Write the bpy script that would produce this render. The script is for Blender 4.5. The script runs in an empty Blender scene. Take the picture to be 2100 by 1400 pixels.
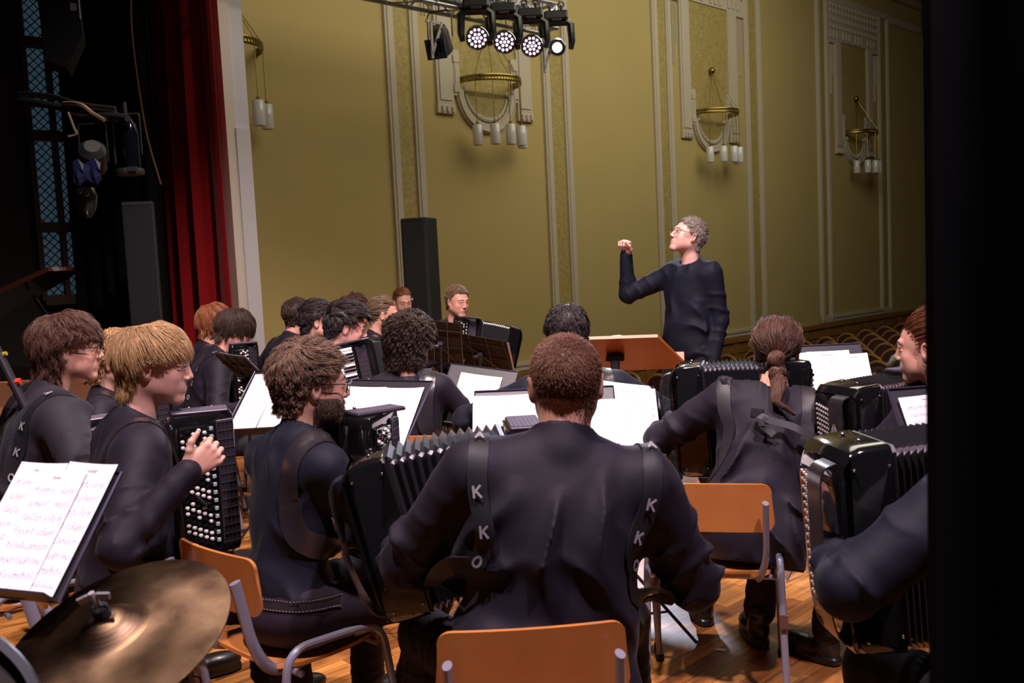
import bpy, math, numpy as np
from mathutils import Matrix, Vector, Euler
sc = bpy.context.scene
# ---------------------------------------------------------------- camera (photo taken as 2100 x 1400)
FPX = 1900.0; PITCH = math.atan(155/1900.0); ROLL = math.atan(.0482); CZ = 1.53
def _rx(a): c, s = math.cos(a), math.sin(a); return np.array([[1,0,0],[0,c,-s],[0,s,c]])
def _rz(a): c, s = math.cos(a), math.sin(a); return np.array([[c,-s,0],[s,c,0],[0,0,1]])
RC = _rx(math.pi/2 - PITCH) @ _rz(-ROLL); C0 = np.array([0, 0, CZ])
cam = bpy.data.objects.new('camera', bpy.data.cameras.new('camera')); sc.collection.objects.link(cam); sc.camera = cam
cam.data.sensor_width = 36; cam.data.lens = 36*FPX/2100; cam.data.clip_start = .05; cam.data.clip_end = 100
M4 = Matrix([[*RC[0], 0], [*RC[1], 0], [*RC[2], CZ], [0,0,0,1]]); cam.matrix_world = M4
cam.data.dof.use_dof = True; cam.data.dof.focus_distance = 4.3; cam.data.dof.aperture_fstop = 6.3
def ray(px, py): return RC @ np.array([(px-1050)/FPX, (700-py)/FPX, -1.])
def at(px, py, Y):
    d = ray(px, py); return C0 + d*(Y/d[1])
def fz(px, py, z):
    d = ray(px, py); return C0 + d*((z-CZ)/d[2])
# hall side wall frame: s along the wall towards the back of the hall, off = distance from the wall, z up
TH = math.radians(46.2275); U = np.array([math.sin(TH), math.cos(TH), 0]); N = np.array([math.cos(TH), -math.sin(TH), 0])
W0 = np.array([.035, 13.8, 0])
def Wp(s, off, z): return W0 + U*s + N*off + np.array([0, 0, z])
def won(px, py, off=0):
    r = ray(px, py); t = ((W0 + N*off - C0) @ N)/(r @ N); p = C0 + r*t; return (p-W0) @ U, p[2]
WROT = np.stack([U, -N, np.array([0,0,1])], 1)      # local x along the wall, y into the wall, z up
WYAW = math.degrees(math.atan2(U[1], U[0]))
# ---------------------------------------------------------------- world, exposure, lights
w = bpy.data.worlds.new('world'); sc.world = w; w.use_nodes = True
w.node_tree.nodes['Background'].inputs[0].default_value = (.55, .50, .62, 1); w.node_tree.nodes['Background'].inputs[1].default_value = .012
sc.view_settings.view_transform = 'Standard'; sc.view_settings.look = 'None'; sc.view_settings.exposure = 0; sc.view_settings.gamma = 1
sc.cycles.use_denoising = True; sc.cycles.max_bounces = 6; sc.cycles.diffuse_bounces = 3; sc.cycles.glossy_bounces = 3; sc.cycles.transmission_bounces = 4
sc.cycles.sample_clamp_indirect = 4; sc.cycles.use_adaptive_sampling = True; sc.cycles.adaptive_threshold = .02
def lamp(name, kind, loc, target, energy, col, size=.3, angle=50, blend=.4, size_y=None):
    l = bpy.data.lights.new(name, kind); l.energy = energy; l.color = col
    if kind == 'AREA':
        l.size = size
        if size_y: l.shape = 'RECTANGLE'; l.size_y = size_y
    else: l.shadow_soft_size = size
    if kind == 'SPOT': l.spot_size = math.radians(angle); l.spot_blend = blend
    o = bpy.data.objects.new(name, l); sc.collection.objects.link(o); o.location = loc
    o.rotation_euler = (Vector(target)-Vector(loc)).to_track_quat('-Z', 'Y').to_euler(); return o
# stage battens overhead: warm pink white wash from above and behind the players
lamp('stage_batten_light', 'SPOT', (-1.0, 1.3, 6.4), (-.6, 3.7, .8), 1500, (1.0, .80, .80), .12, 66, .5)
lamp('stage_batten_light', 'SPOT', (1.7, .4, 6.4), (.7, 3.4, .8), 1500, (.96, .77, .92), .12, 62, .5)
lamp('stage_batten_light', 'SPOT', (.4, 3.4, 6.4), (-.6, 6.2, .5), 1500, (1.0, .82, .74), .15, 74, .6)
# LED heads on the hall truss, cool, from the front
lamp('truss_spot_light', 'SPOT', tuple(Wp(-.55, 1.75, 4.75)), (-.2, 4.0, .8), 800, (.80, .74, 1.0), .1, 44, .4)
lamp('truss_spot_light', 'SPOT', tuple(Wp(.35, 1.75, 4.72)), (1.2, 3.4, .2), 900, (.78, .80, 1.0), .1, 40, .4)
# wing light on the curtain and the jamb
lamp('wing_light', 'SPOT', (-.9, 7.3, 7.0), (-2.75, 9.0, 2.2), 130, (1.0, .86, .80), .15, 44, .8)
# hall ceiling wash
lamp('hall_ceiling_light', 'AREA', tuple(Wp(1.2, 4.6, 6.8)), tuple(Wp(1.2, 0, 1.8)), 345, (1.0, .93, .73), 11, size_y=3.5)
# ---------------------------------------------------------------- numeric helpers
def V(*a): return np.array(a, dtype=np.float64)
def nrm(v):
    v = np.asarray(v, float); return v/(np.linalg.norm(v)+1e-12)
def rotx(d):
    c, s = math.cos(math.radians(d)), math.sin(math.radians(d)); return np.array([[1,0,0],[0,c,-s],[0,s,c]])
def roty(d):
    c, s = math.cos(math.radians(d)), math.sin(math.radians(d)); return np.array([[c,0,s],[0,1,0],[-s,0,c]])
def rotz(d):
    c, s = math.cos(math.radians(d)), math.sin(math.radians(d)); return np.array([[c,-s,0],[s,c,0],[0,0,1]])

class NoiseSet:
    def __init__(self, seed, n=7):
        r = np.random.RandomState(seed)
        k = r.randn(n, 3); k /= np.linalg.norm(k, axis=1)[:, None]; k *= r.uniform(.6, 1.5, (n, 1))
        self.k = k.T.astype(np.float32); self.p = r.uniform(0, 6.28, n).astype(np.float32); self.n = n
    def __call__(self, P, f):
        return np.sin((P.astype(np.float32) @ self.k)*f*6.2832 + self.p).sum(1)/self.n
NS = [NoiseSet(s) for s in range(12)]

# signed distances; P is (N,3)
def s_ell(P, c, r, R=None):
    q = P - np.asarray(c)
    if R is not None: q = q @ R
    r = np.asarray(r, float)
    k0 = np.sqrt(((q/r)**2).sum(1)); k1 = np.sqrt(((q/(r*r))**2).sum(1)) + 1e-9
    return k0*(k0-1)/k1
def s_cap(P, a, b, ra, rb, sq=None):
    a = np.asarray(a, float); b = np.asarray(b, float); ba = b-a
    h = np.clip(((P-a) @ ba)/(ba @ ba + 1e-12), 0, 1)
    d = P - a - h[:, None]*ba
    if sq is not None: d = d*np.asarray(sq)
    return np.sqrt((d*d).sum(1)) - (ra + (rb-ra)*h)
def s_box(P, c, b, r, R=None):
    q = P - np.asarray(c)
    if R is not None: q = q @ R
    q = np.abs(q) - (np.asarray(b) - r)
    return np.sqrt((np.maximum(q, 0)**2).sum(1)) + np.minimum(q.max(1), 0) - r
def smin(a, b, k):
    h = np.maximum(k - np.abs(a-b), 0)/k
    return np.minimum(a, b) - h*h*k*.25
def smax(a, b, k): return -smin(-a, -b, k)

def surfnet(f, lo, hi, h):
    """closed surface of f=0 (negative inside) as verts, quads"""
    lo = np.asarray(lo, float); hi = np.asarray(hi, float)
    m = 4
    nc = np.ceil((hi-lo)/(h*m)).astype(int) + 1
    ax = [lo[i] + (np.arange(nc[i]) + .5)*h*m - h*.5 for i in range(3)]
    G = np.stack(np.meshgrid(*ax, indexing='ij'), -1).reshape(-1, 3)
    cv = f(G).reshape(nc)
    fine = np.repeat(np.repeat(np.repeat(cv, m, 0), m, 1), m, 2)
    near = np.abs(fine) < h*m*1.25
    idx = np.argwhere(near)
    if len(idx) == 0: return np.zeros((0, 3)), np.zeros((0, 4), int)
    vals = np.empty(len(idx))
    for s in range(0, len(idx), 400000):
        vals[s:s+400000] = f(lo + idx[s:s+400000]*h)
    fine[near] = vals
    F = fine
    # close at the borders
    F[0], F[-1] = np.maximum(F[0], h*.3), np.maximum(F[-1], h*.3)
    F[:, 0], F[:, -1] = np.maximum(F[:, 0], h*.3), np.maximum(F[:, -1], h*.3)
    F[:, :, 0], F[:, :, -1] = np.maximum(F[:, :, 0], h*.3), np.maximum(F[:, :, -1], h*.3)
    N = F.shape
    inside = F < 0
    C = [inside[i:N[0]-1+i, j:N[1]-1+j, k:N[2]-1+k] for i in (0,1) for j in (0,1) for k in (0,1)]
    cnt = sum(c.astype(np.int8) for c in C)
    act = np.argwhere((cnt > 0) & (cnt < 8))
    acc = np.zeros((len(act), 3)); num = np.zeros(len(act))
    cor = [(i,j,k) for i in (0,1) for j in (0,1) for k in (0,1)]
    cval = {c: F[act[:,0]+c[0], act[:,1]+c[1], act[:,2]+c[2]] for c in cor}
    for c in cor:
        for a in range(3):
            if c[a] == 0:
                d = list(c); d[a] = 1; d = tuple(d)
                va, vb = cval[c], cval[d]
                x = (va < 0) != (vb < 0)
                t = np.where(x, va/(va - vb + (va == vb)), 0)
                p = np.zeros((len(act), 3)); p[:] = c; p[:, a] = t
                acc += p*x[:, None]; num += x
    verts = lo + (act + acc/np.maximum(num, 1)[:, None])*h
    vid = np.full((N[0]-1, N[1]-1, N[2]-1), -1, np.int64); vid[act[:,0], act[:,1], act[:,2]] = np.arange(len(act))
    quads = []
    for a in range(3):
        b, c = (a+1) % 3, (a+2) % 3
        sl0 = [slice(None)]*3; sl1 = [slice(None)]*3
        sl0[a] = slice(0, -1); sl1[a] = slice(1, None)
        i0 = inside[tuple(sl0)]; i1 = inside[tuple(sl1)]
        e = np.argwhere(i0 != i1)
        e = e[(e[:, b] > 0) & (e[:, c] > 0) & (e[:, b] < N[b]-1) & (e[:, c] < N[c]-1)]
        if len(e) == 0: continue
        def g(db, dc):
            q = e.copy(); q[:, b] -= db; q[:, c] -= dc
            return vid[q[:,0], q[:,1], q[:,2]]
        q = np.stack([g(1,1), g(0,1), g(0,0), g(1,0)], 1)
        flip = ~i0[e[:,0], e[:,1], e[:,2]]
        q[flip] = q[flip][:, ::-1]
        quads.append(q)
    quads = np.concatenate(quads)
    return verts, quads[(quads >= 0).all(1)]

# ---------------------------------------------------------------- mesh / object helpers
COL = bpy.context.scene.collection
def mesh_np(name, verts, faces_list, mats, mat_idx=None, smooth=True, tint=None, uv=None):
    """faces_list: list of integer arrays (n,k)"""
    me = bpy.data.meshes.new(name)
    verts = np.asarray(verts, np.float32)
    me.vertices.add(len(verts)); me.vertices.foreach_set('co', verts.ravel())
    tot = sum(f.size for f in faces_list); nf = sum(len(f) for f in faces_list)
    me.loops.add(tot); me.loops.foreach_set('vertex_index', np.concatenate([f.ravel() for f in faces_list]).astype(np.int32))
    starts = []; s = 0
    for f in faces_list:
        starts.append(s + np.arange(len(f))*f.shape[1]); s += f.size
    me.polygons.add(nf); me.polygons.foreach_set('loop_start', np.concatenate(starts).astype(np.int32))
    me.update(calc_edges=True)
    for m in (mats if isinstance(mats, (list, tuple)) else [mats]): me.materials.append(m)
    if mat_idx is not None: me.polygons.foreach_set('material_index', np.asarray(mat_idx, np.int32))
    if smooth: me.polygons.foreach_set('use_smooth', np.ones(nf, bool))
    if tint is not None:
        a = me.attributes.new('tint', 'FLOAT', 'POINT'); a.data.foreach_set('value', np.asarray(tint, np.float32))
    me.update()
    return me
def link(name, me, parent=None):
    o = bpy.data.objects.new(name, me); COL.objects.link(o)
    if parent is not None: o.parent = parent
    return o
def tag(o, label=None, cat=None, group=None, kind=None):
    if label: o['label'] = label
    if cat: o['category'] = cat
    if group: o['group'] = group
    if kind: o['kind'] = kind
    return o
def empty(name, loc=(0,0,0), rz=0, rx=0, ry=0, parent=None):
    o = bpy.data.objects.new(name, None); COL.objects.link(o); o.empty_display_size = .05
    o.location = loc; o.rotation_euler = (math.radians(rx), math.radians(ry), math.radians(rz))
    if parent is not None: o.parent = parent
    return o
def copy_tree(o, parent=None):
    c = o.copy(); COL.objects.link(c); c.parent = parent
    for ch in o.children: copy_tree(ch, c)
    return c

class MB:
    """collects shapes into one mesh"""
    def __init__(self): self.v = []; self.f = []; self.n = 0; self.mi = []; self.cur = 0
    def add(self, verts, faces):
        verts = np.asarray(verts, float).reshape(-1, 3)
        self.v.append(verts)
        for f in faces: self.f.append([i + self.n for i in f]); self.mi.append(self.cur)
        self.n += len(verts); return self
    def box(self, c, s, R=None, bev=0):
        """c centre, s full size; bev: chamfer"""
        h = np.asarray(s, float)/2; c = np.asarray(c, float)
        if bev <= 0:
            vs = np.array([[x, y, z] for x in (-1,1) for y in (-1,1) for z in (-1,1)])*h
            fs = [(0,1,3,2),(4,6,7,5),(0,4,5,1),(2,3,7,6),(0,2,6,4),(1,5,7,3)]
        else:
            b = min(bev, h.min()*.98); vs = []; key = {}
            for x in (-1,1):
                for y in (-1,1):
                    for z in (-1,1):
                        for a in range(3):
                            p = np.array([x,y,z])*(h - b); p[a] = (x,y,z)[a]*h[a]
                            key[(x,y,z,a)] = len(vs); vs.append(p)
            fs = []
            for a in range(3):
                bb, cc = (a+1) % 3, (a+2) % 3
                for sg in (-1,1):
                    q = []
                    for (u, w) in ((-1,-1),(1,-1),(1,1),(-1,1)):
                        k = [0,0,0]; k[a] = sg; k[bb] = u; k[cc] = w; q.append(key[(k[0],k[1],k[2],a)])
                    fs.append(q if sg > 0 else q[::-1])
                for u in (-1,1):
                    for w in (-1,1):
                        k0 = [0,0,0]; k0[a] = -1; k0[bb] = u; k0[cc] = w
                        k1 = list(k0); k1[a] = 1
                        q = [key[(*k0,bb)], key[(*k1,bb)], key[(*k1,cc)], key[(*k0,cc)]]
                        fs.append(q if u*w > 0 else q[::-1])
            for x in (-1,1):
                for y in (-1,1):
                    for z in (-1,1):
                        q = [key[(x,y,z,0)], key[(x,y,z,1)], key[(x,y,z,2)]]
                        fs.append(q if x*y*z > 0 else q[::-1])
            vs = np.array(vs)
        if R is not None: vs = vs @ np.asarray(R).T
        return self.add(vs + c, fs)
    def tube(self, pts, r, n=8, sx=1.0, closed=False, up=None, caps=True):
        """round (or flattened: sx) tube through points; r scalar or list"""
        pts = np.asarray(pts, float); m = len(pts)
        rr = np.full(m, r) if np.isscalar(r) else np.asarray(r, float)
        T = np.gradient(pts, axis=0) if not closed else (np.roll(pts, -1, 0) - np.roll(pts, 1, 0))
        T /= np.linalg.norm(T, axis=1)[:, None] + 1e-12
        u = np.asarray(up, float) if up is not None else (V(0,0,1) if abs(T[0][2]) < .9 else V(1,0,0))
        N = u - (u @ T[0])*T[0]; N = nrm(N); vs = []
        for i in range(m):
            N = N - (N @ T[i])*T[i]; N = nrm(N); B = np.cross(T[i], N)
            for k in range(n):
                a = 2*math.pi*k/n; vs.append(pts[i] + rr[i]*(math.cos(a)*N + sx*math.sin(a)*B))
        fs = []
        for i in range(m if closed else m-1):
            j = (i+1) % m
            for k in range(n): fs.append((i*n+k, i*n+(k+1) % n, j*n+(k+1) % n, j*n+k))
        if not closed and caps: fs.append(list(range(n))[::-1]); fs.append([(m-1)*n+k for k in range(n)])
        return self.add(vs, fs)
    def lathe(self, prof, n=24, c=(0,0,0), R=None, cap=(1,1)):
        vs = []
        for (r, z) in prof:
            for k in range(n):
                a = 2*math.pi*k/n; vs.append((r*math.cos(a), r*math.sin(a), z))
        fs = []
        for i in range(len(prof)-1):
            for k in range(n): fs.append((i*n+k, i*n+(k+1) % n, (i+1)*n+(k+1) % n, (i+1)*n+k))
        if prof[0][0] > 1e-6 and cap[0]: fs.append(list(range(n))[::-1])
        if prof[-1][0] > 1e-6 and cap[1]: fs.append([(len(prof)-1)*n+k for k in range(n)])
        vs = np.array(vs)
        if R is not None: vs = vs @ np.asarray(R).T
        return self.add(vs + np.asarray(c, float), fs)
    def grid(self, P, thick=0, close=False):
        """P (a,b,3) sheet; thick: solidify along the normal"""
        P = np.asarray(P, float); a, b = P.shape[:2]
        if thick:
            du = np.gradient(P, axis=0); dv = np.gradient(P, axis=1); n = np.cross(du, dv); n /= np.linalg.norm(n, axis=2)[..., None] + 1e-12
            Q = P + n*thick
            idx = lambda i, j, s: s*a*b + i*b + j
            fs = []
            for i in range(a-1):
                for j in range(b-1):
                    fs.append((idx(i,j,1), idx(i+1,j,1), idx(i+1,j+1,1), idx(i,j+1,1)))
                    fs.append((idx(i,j,0), idx(i,j+1,0), idx(i+1,j+1,0), idx(i+1,j,0)))
            for i in range(a-1):
                fs.append((idx(i,0,0), idx(i+1,0,0), idx(i+1,0,1), idx(i,0,1)))
                fs.append((idx(i,b-1,1), idx(i+1,b-1,1), idx(i+1,b-1,0), idx(i,b-1,0)))
            for j in range(b-1):
                fs.append((idx(0,j,1), idx(0,j+1,1), idx(0,j+1,0), idx(0,j,0)))
                fs.append((idx(a-1,j,0), idx(a-1,j+1,0), idx(a-1,j+1,1), idx(a-1,j,1)))
            return self.add(np.concatenate([P.reshape(-1,3), Q.reshape(-1,3)]), fs)
        fs = [(i*b+j, (i+1)*b+j, (i+1)*b+j+1, i*b+j+1) for i in range(a-1) for j in range(b-1)]
        return self.add(P.reshape(-1, 3), fs)
    def prism(self, poly, d0, d1, M=None):
        """2D polygon in XZ extruded along Y from d0 to d1"""
        n = len(poly)
        vs = [(p[0], d0, p[1]) for p in poly] + [(p[0], d1, p[1]) for p in poly]
        fs = [list(range(n)), [n+i for i in range(n)][::-1]] + [(i, n+i, n+(i+1) % n, (i+1) % n) for i in range(n)]
        vs = np.array(vs, float)
        if M is not None: vs = vs @ np.asarray(M).T
        return self.add(vs, fs)
    def sphere(self, c, r, n=12):
        prof = [(max(math.sin(math.pi*i/n), 0)*1.0, -math.cos(math.pi*i/n)) for i in range(n+1)]
        r = np.asarray(r if not np.isscalar(r) else (r, r, r), float)
        vs = []; fs = []; m = n*2
        for (a, z) in prof[1:-1]:
            for k in range(m):
                t = 2*math.pi*k/m; vs.append((a*math.cos(t), a*math.sin(t), z))
        for i in range(n-2):
            for k in range(m): fs.append((i*m+k, i*m+(k+1) % m, (i+1)*m+(k+1) % m, (i+1)*m+k))
        vs.append((0,0,-1)); vs.append((0,0,1)); L = len(vs)
        for k in range(m):
            fs.append((L-2, (k+1) % m, k)); fs.append((L-1, (n-2)*m+k, (n-2)*m+(k+1) % m))
        return self.add(np.array(vs)*r + np.asarray(c, float), fs)
    def xf(self, M, t=(0,0,0)):
        self.v = [v @ np.asarray(M).T + np.asarray(t, float) for v in self.v]; return self
    def build(self, name, mats, parent=None, smooth=True, angle=35, uvf=None):
        me = bpy.data.meshes.new(name)
        vs = np.concatenate(self.v)
        me.from_pydata([tuple(p) for p in vs], [], self.f)
        for m in (mats if isinstance(mats, (list, tuple)) else [mats]): me.materials.append(m)
        if any(self.mi): me.polygons.foreach_set('material_index', np.asarray(self.mi, np.int32))
        if uvf is not None:
            uvl = me.uv_layers.new(name='UVMap'); li = np.empty(len(me.loops), np.int32); me.loops.foreach_get('vertex_index', li)
            uvl.data.foreach_set('uv', np.asarray(uvf(vs), np.float32)[li].ravel())
        if smooth:
            me.polygons.foreach_set('use_smooth', np.ones(len(me.polygons), bool))
            me.update()
            try: me.set_sharp_from_angle(angle=math.radians(angle))
            except Exception: pass
        me.update()
        return link(name, me, parent)

def spline(pts, n=24, closed=False):
    """Catmull-Rom through points"""
    p = np.asarray(pts, float); m = len(p); out = []
    segs = m if closed else m-1
    for s in range(segs):
        if closed: a, b, c, d = p[(s-1) % m], p[s], p[(s+1) % m], p[(s+2) % m]
        else: a, b, c, d = p[max(s-1,0)], p[s], p[s+1], p[min(s+2,m-1)]
        k = max(2, n//segs)
        for i in range(k):
            t = i/k; out.append(.5*((2*b) + (-a+c)*t + (2*a-5*b+4*c-d)*t*t + (-a+3*b-3*c+d)*t**3))
    if not closed: out.append(p[-1])
    return np.array(out)
def fillet(pts, r, n=5):
    """polyline with rounded corners"""
    p = [np.asarray(q, float) for q in pts]; out = [p[0]]
    for i in range(1, len(p)-1):
        a = nrm(p[i-1]-p[i]); b = nrm(p[i+1]-p[i])
        rr = min(r, np.linalg.norm(p[i-1]-p[i])*.49, np.linalg.norm(p[i+1]-p[i])*.49)
        A = p[i]+a*rr; B = p[i]+b*rr
        for k in range(n+1):
            t = k/n; out.append((1-t)**2*A + 2*t*(1-t)*p[i] + t*t*B)
    out.append(p[-1]); return np.array(out)

# ---------------------------------------------------------------- materials
MATS = {}
def mat(name, col=(.5,.5,.5), rough=.5, metal=0, spec=.5, coat=0, bump=None, vary=None, emit=None, est=0, sss=0, sheen=0, aniso=0, tint=None, coatr=.05):
    """bump=(scale, strength, detail); vary=(scale, colour2, contrast)"""
    if name in MATS: return MATS[name]
    m = bpy.data.materials.new(name); m.use_nodes = True; nt = m.node_tree; L = nt.links
    b = nt.nodes['Principled BSDF']
    b.inputs['Base Color'].default_value = (*col, 1); b.inputs['Roughness'].default_value = rough; b.inputs['Metallic'].default_value = metal
    b.inputs['Specular IOR Level'].default_value = spec; b.inputs['Coat Weight'].default_value = coat; b.inputs['Coat Roughness'].default_value = coatr
    if sss: b.inputs['Subsurface Weight'].default_value = sss; b.inputs['Subsurface Radius'].default_value = (.012,.004,.002); b.inputs['Subsurface Scale'].default_value = 1
    if sheen: b.inputs['Sheen Weight'].default_value = sheen; b.inputs['Sheen Roughness'].default_value = .4
    if emit: b.inputs['Emission Color'].default_value = (*emit, 1); b.inputs['Emission Strength'].default_value = est
    tc = None
    def coords():
        nonlocal tc
        if tc is None: tc = nt.nodes.new('ShaderNodeTexCoord')
        return tc.outputs['Object']
    src = None
    if vary:
        n = nt.nodes.new('ShaderNodeTexNoise'); n.inputs['Scale'].default_value = vary[0]; n.inputs['Detail'].default_value = 5
        L.new(coords(), n.inputs['Vector'])
        r = nt.nodes.new('ShaderNodeValToRGB'); c = vary[2] if len(vary) > 2 else .15
        r.color_ramp.elements[0].position = .5-c; r.color_ramp.elements[1].position = .5+c
        r.color_ramp.elements[0].color = (*col, 1); r.color_ramp.elements[1].color = (*vary[1], 1)
        L.new(n.outputs['Fac'], r.inputs['Fac']); src = r.outputs['Color']; L.new(src, b.inputs['Base Color'])
    if tint:
        a = nt.nodes.new('ShaderNodeAttribute'); a.attribute_name = 'tint'
        mx = nt.nodes.new('ShaderNodeMix'); mx.data_type = 'RGBA'
        mx.inputs['A'].default_value = (*col, 1); mx.inputs['B'].default_value = (*tint, 1)
        L.new(a.outputs['Fac'], mx.inputs['Factor']); L.new(mx.outputs['Result'], b.inputs['Base Color'])
    if bump:
        n = nt.nodes.new('ShaderNodeTexNoise'); n.inputs['Scale'].default_value = bump[0]; n.inputs['Detail'].default_value = bump[2] if len(bump) > 2 else 3
        L.new(coords(), n.inputs['Vector'])
        bp = nt.nodes.new('ShaderNodeBump'); bp.inputs['Strength'].default_value = bump[1]; bp.inputs['Distance'].default_value = bump[3] if len(bump) > 3 else .01
        L.new(n.outputs['Fac'], bp.inputs['Height']); L.new(bp.outputs['Normal'], b.inputs['Normal'])
    MATS[name] = m; return m
# ---------------------------------------------------------------- heads, hair, hands
def head_sdf(P, o, neck=True):
    """face looks +Y, origin between the ears"""
    X = np.abs(P[:, 0]); Q = np.stack([X, P[:, 1], P[:, 2]], 1)
    w = o.get('w', 1.0); jaw = o.get('jaw', 1.0); nose = o.get('nose', 1.0)
    d = s_ell(P, (0,-.014,.034), (.0765*w,.0985,.088))
    d = smin(d, s_ell(P, (0,.022,-.012), (.063*w,.074,.086)), .03)
    d = smin(d, s_cap(Q, (.046*w,.004,-.052), (.016*jaw,.072,-.094), .022, .019), .03)      # jaw line
    d = smin(d, s_ell(P, (0,.080,-.094), (.018*jaw,.015,.016)), .02)                          # chin
    d = smin(d, s_ell(Q, (.040*w,.062,-.022), (.020,.020,.018)), .022)                       # cheekbone
    d = smin(d, s_cap(Q, (.010,.092,.030), (.040*w,.076,.030), .0085, .008), .012)            # brow
    d = smax(d, -s_ell(Q, (.0315*w,.101,.012), (.0165,.015,.0115)), .012)                      # eye socket
    d = smin(d, s_cap(P, (0,.092,.022), (0,.108*nose,-.019), .0070, .0095), .012)       # nose bridge
    d = smin(d, s_ell(P, (0,.108*nose,-.022), (.0098,.0095,.0090)), .007)
    d = smin(d, s_ell(Q, (.0115,.101,-.0275), (.0065,.009,.0065)), .005)                      # wings
    d = smin(d, s_ell(P, (0,.086,-.058), (.027,.015,.022)), .014)                              # muzzle
    d = smax(d, -s_cap(P, (-.013,.1035,-.0558), (.013,.1035,-.0558), .0018, .0018), .003)
    d = smin(d, s_cap(Q, (0,.0975,-.0515), (.016,.092,-.0535), .0042, .0028), .004)            # lips
    d = smin(d, s_cap(Q, (0,.0965,-.0605), (.014,.0915,-.0585), .005, .0034), .004)
    d = smin(d, s_cap(Q, (.017,.0925,.0175), (.046*w,.0815,.0155), .0052, .0042), .005)        # upper lid
    d = smin(d, s_cap(Q, (.018,.0905,.0035), (.045*w,.0815,.0045), .0045, .0038), .005)        # lower lid
    d = smin(d, s_ell(Q, (.038*w,.050,-.055), (.022,.026,.026)), .03)                        # lower cheek
    # ear
    R = rotz(-22) @ roty(6)
    e = s_ell(Q, (.0815*w,-.008,-.004), (.0075,.0175,.0315), R)
    e = smax(e, -s_ell(Q, (.0905*w,-.004,.0), (.0062,.0105,.0205), R), .004)
    e = smin(e, s_ell(Q, (.0775*w,-.002,-.026), (.006,.009,.010)), .006)
    d = smin(d, e, .007)
    if neck:
        n = s_cap(P, (0,-.024,-.030), o.get('neckb', (0,-.045,-.185)), .053*o.get('neck',1), .058*o.get('neck',1))
        d = smin(d, n, .035)
    return d

def head_mesh_np(o, h):
    nb = o.get('neckb', (0,-.045,-.185))
    v, f = surfnet(lambda P: head_sdf(P, o), (-.105,-.13+min(0,nb[1]+.05),nb[2]-.01), (.105,.132,.13), h)
    c = v[f].mean(1)
    mi = np.zeros(len(f), int)
    lip = ((c[:,0]/.0215)**2 + ((c[:,2]+.0562)/.0088)**2 < 1) & (c[:,1] > .085)
    mi[lip] = 1
    X = np.abs(c[:,0])
    brow = (X > .012) & (X < .047) & (np.abs(c[:,2] - (.0325 - .9*np.maximum(X-.034, 0))) < .0042) & (c[:,1] > .06)
    mi[brow] = 2
    if o.get('beard'):
        bz = (c[:,2] < -.030) & (c[:,1] > -.005) & (c[:,2] > -.128) & (mi == 0)
        away = ~((np.abs(c[:,0]) < .034) & (c[:,2] > -.046) & (c[:,1] > .06))
        jawl = (c[:,2] < -.052 + .5*np.maximum(.055 - c[:,1], 0)*0) | (X > .05) | (np.abs(c[:,0]) < .03)
        side = c[:,2] < (-.050 + 1.1*(np.clip(X-.046, 0, 1)))
        must = (X < .026) & (c[:,2] < -.036) & (c[:,2] > -.05) & (c[:,1] > .088)
        mi[bz & away & side] = 2; mi[must & (mi == 0)] = 2
    return v, f, mi

ZL = ([-.14,-.07,-.045,-.032,-.018,.014,.024,.045,.075,.12], [-.078,-.076,-.045,-.01,.030,.020,.040,.072,.088,.088])
def hair_allowed(P, o):
    zl = np.interp(P[:,1], ZL[0], ZL[1]) + o.get('hl', 0)*np.clip(P[:,1]/.05, 0, 1) - o.get('nape', 0)*np.clip(-P[:,1]/.06, 0, 1)
    return P[:,2] - zl

def scalp_sd(P, o):
    w = o.get('w', 1.0)
    d = s_ell(P, (0,-.014,.034), (.0765*w,.0985,.088))
    d = smin(d, s_ell(P, (0,.015,-.02), (.064*w,.070,.080)), .03)
    d = smin(d, s_cap(P, (0,-.024,-.030), (0,-.045,-.185), .055, .060), .03)
    return d
def scalp_n(P, o, e=.003):
    g = np.stack([scalp_sd(P + V(*(e if i == j else 0 for j in range(3))), o) - scalp_sd(P - V(*(e if i == j else 0 for j in range(3))), o) for i in range(3)], 1)
    return g/(np.linalg.norm(g, axis=1)[:, None] + 1e-9)

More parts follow.
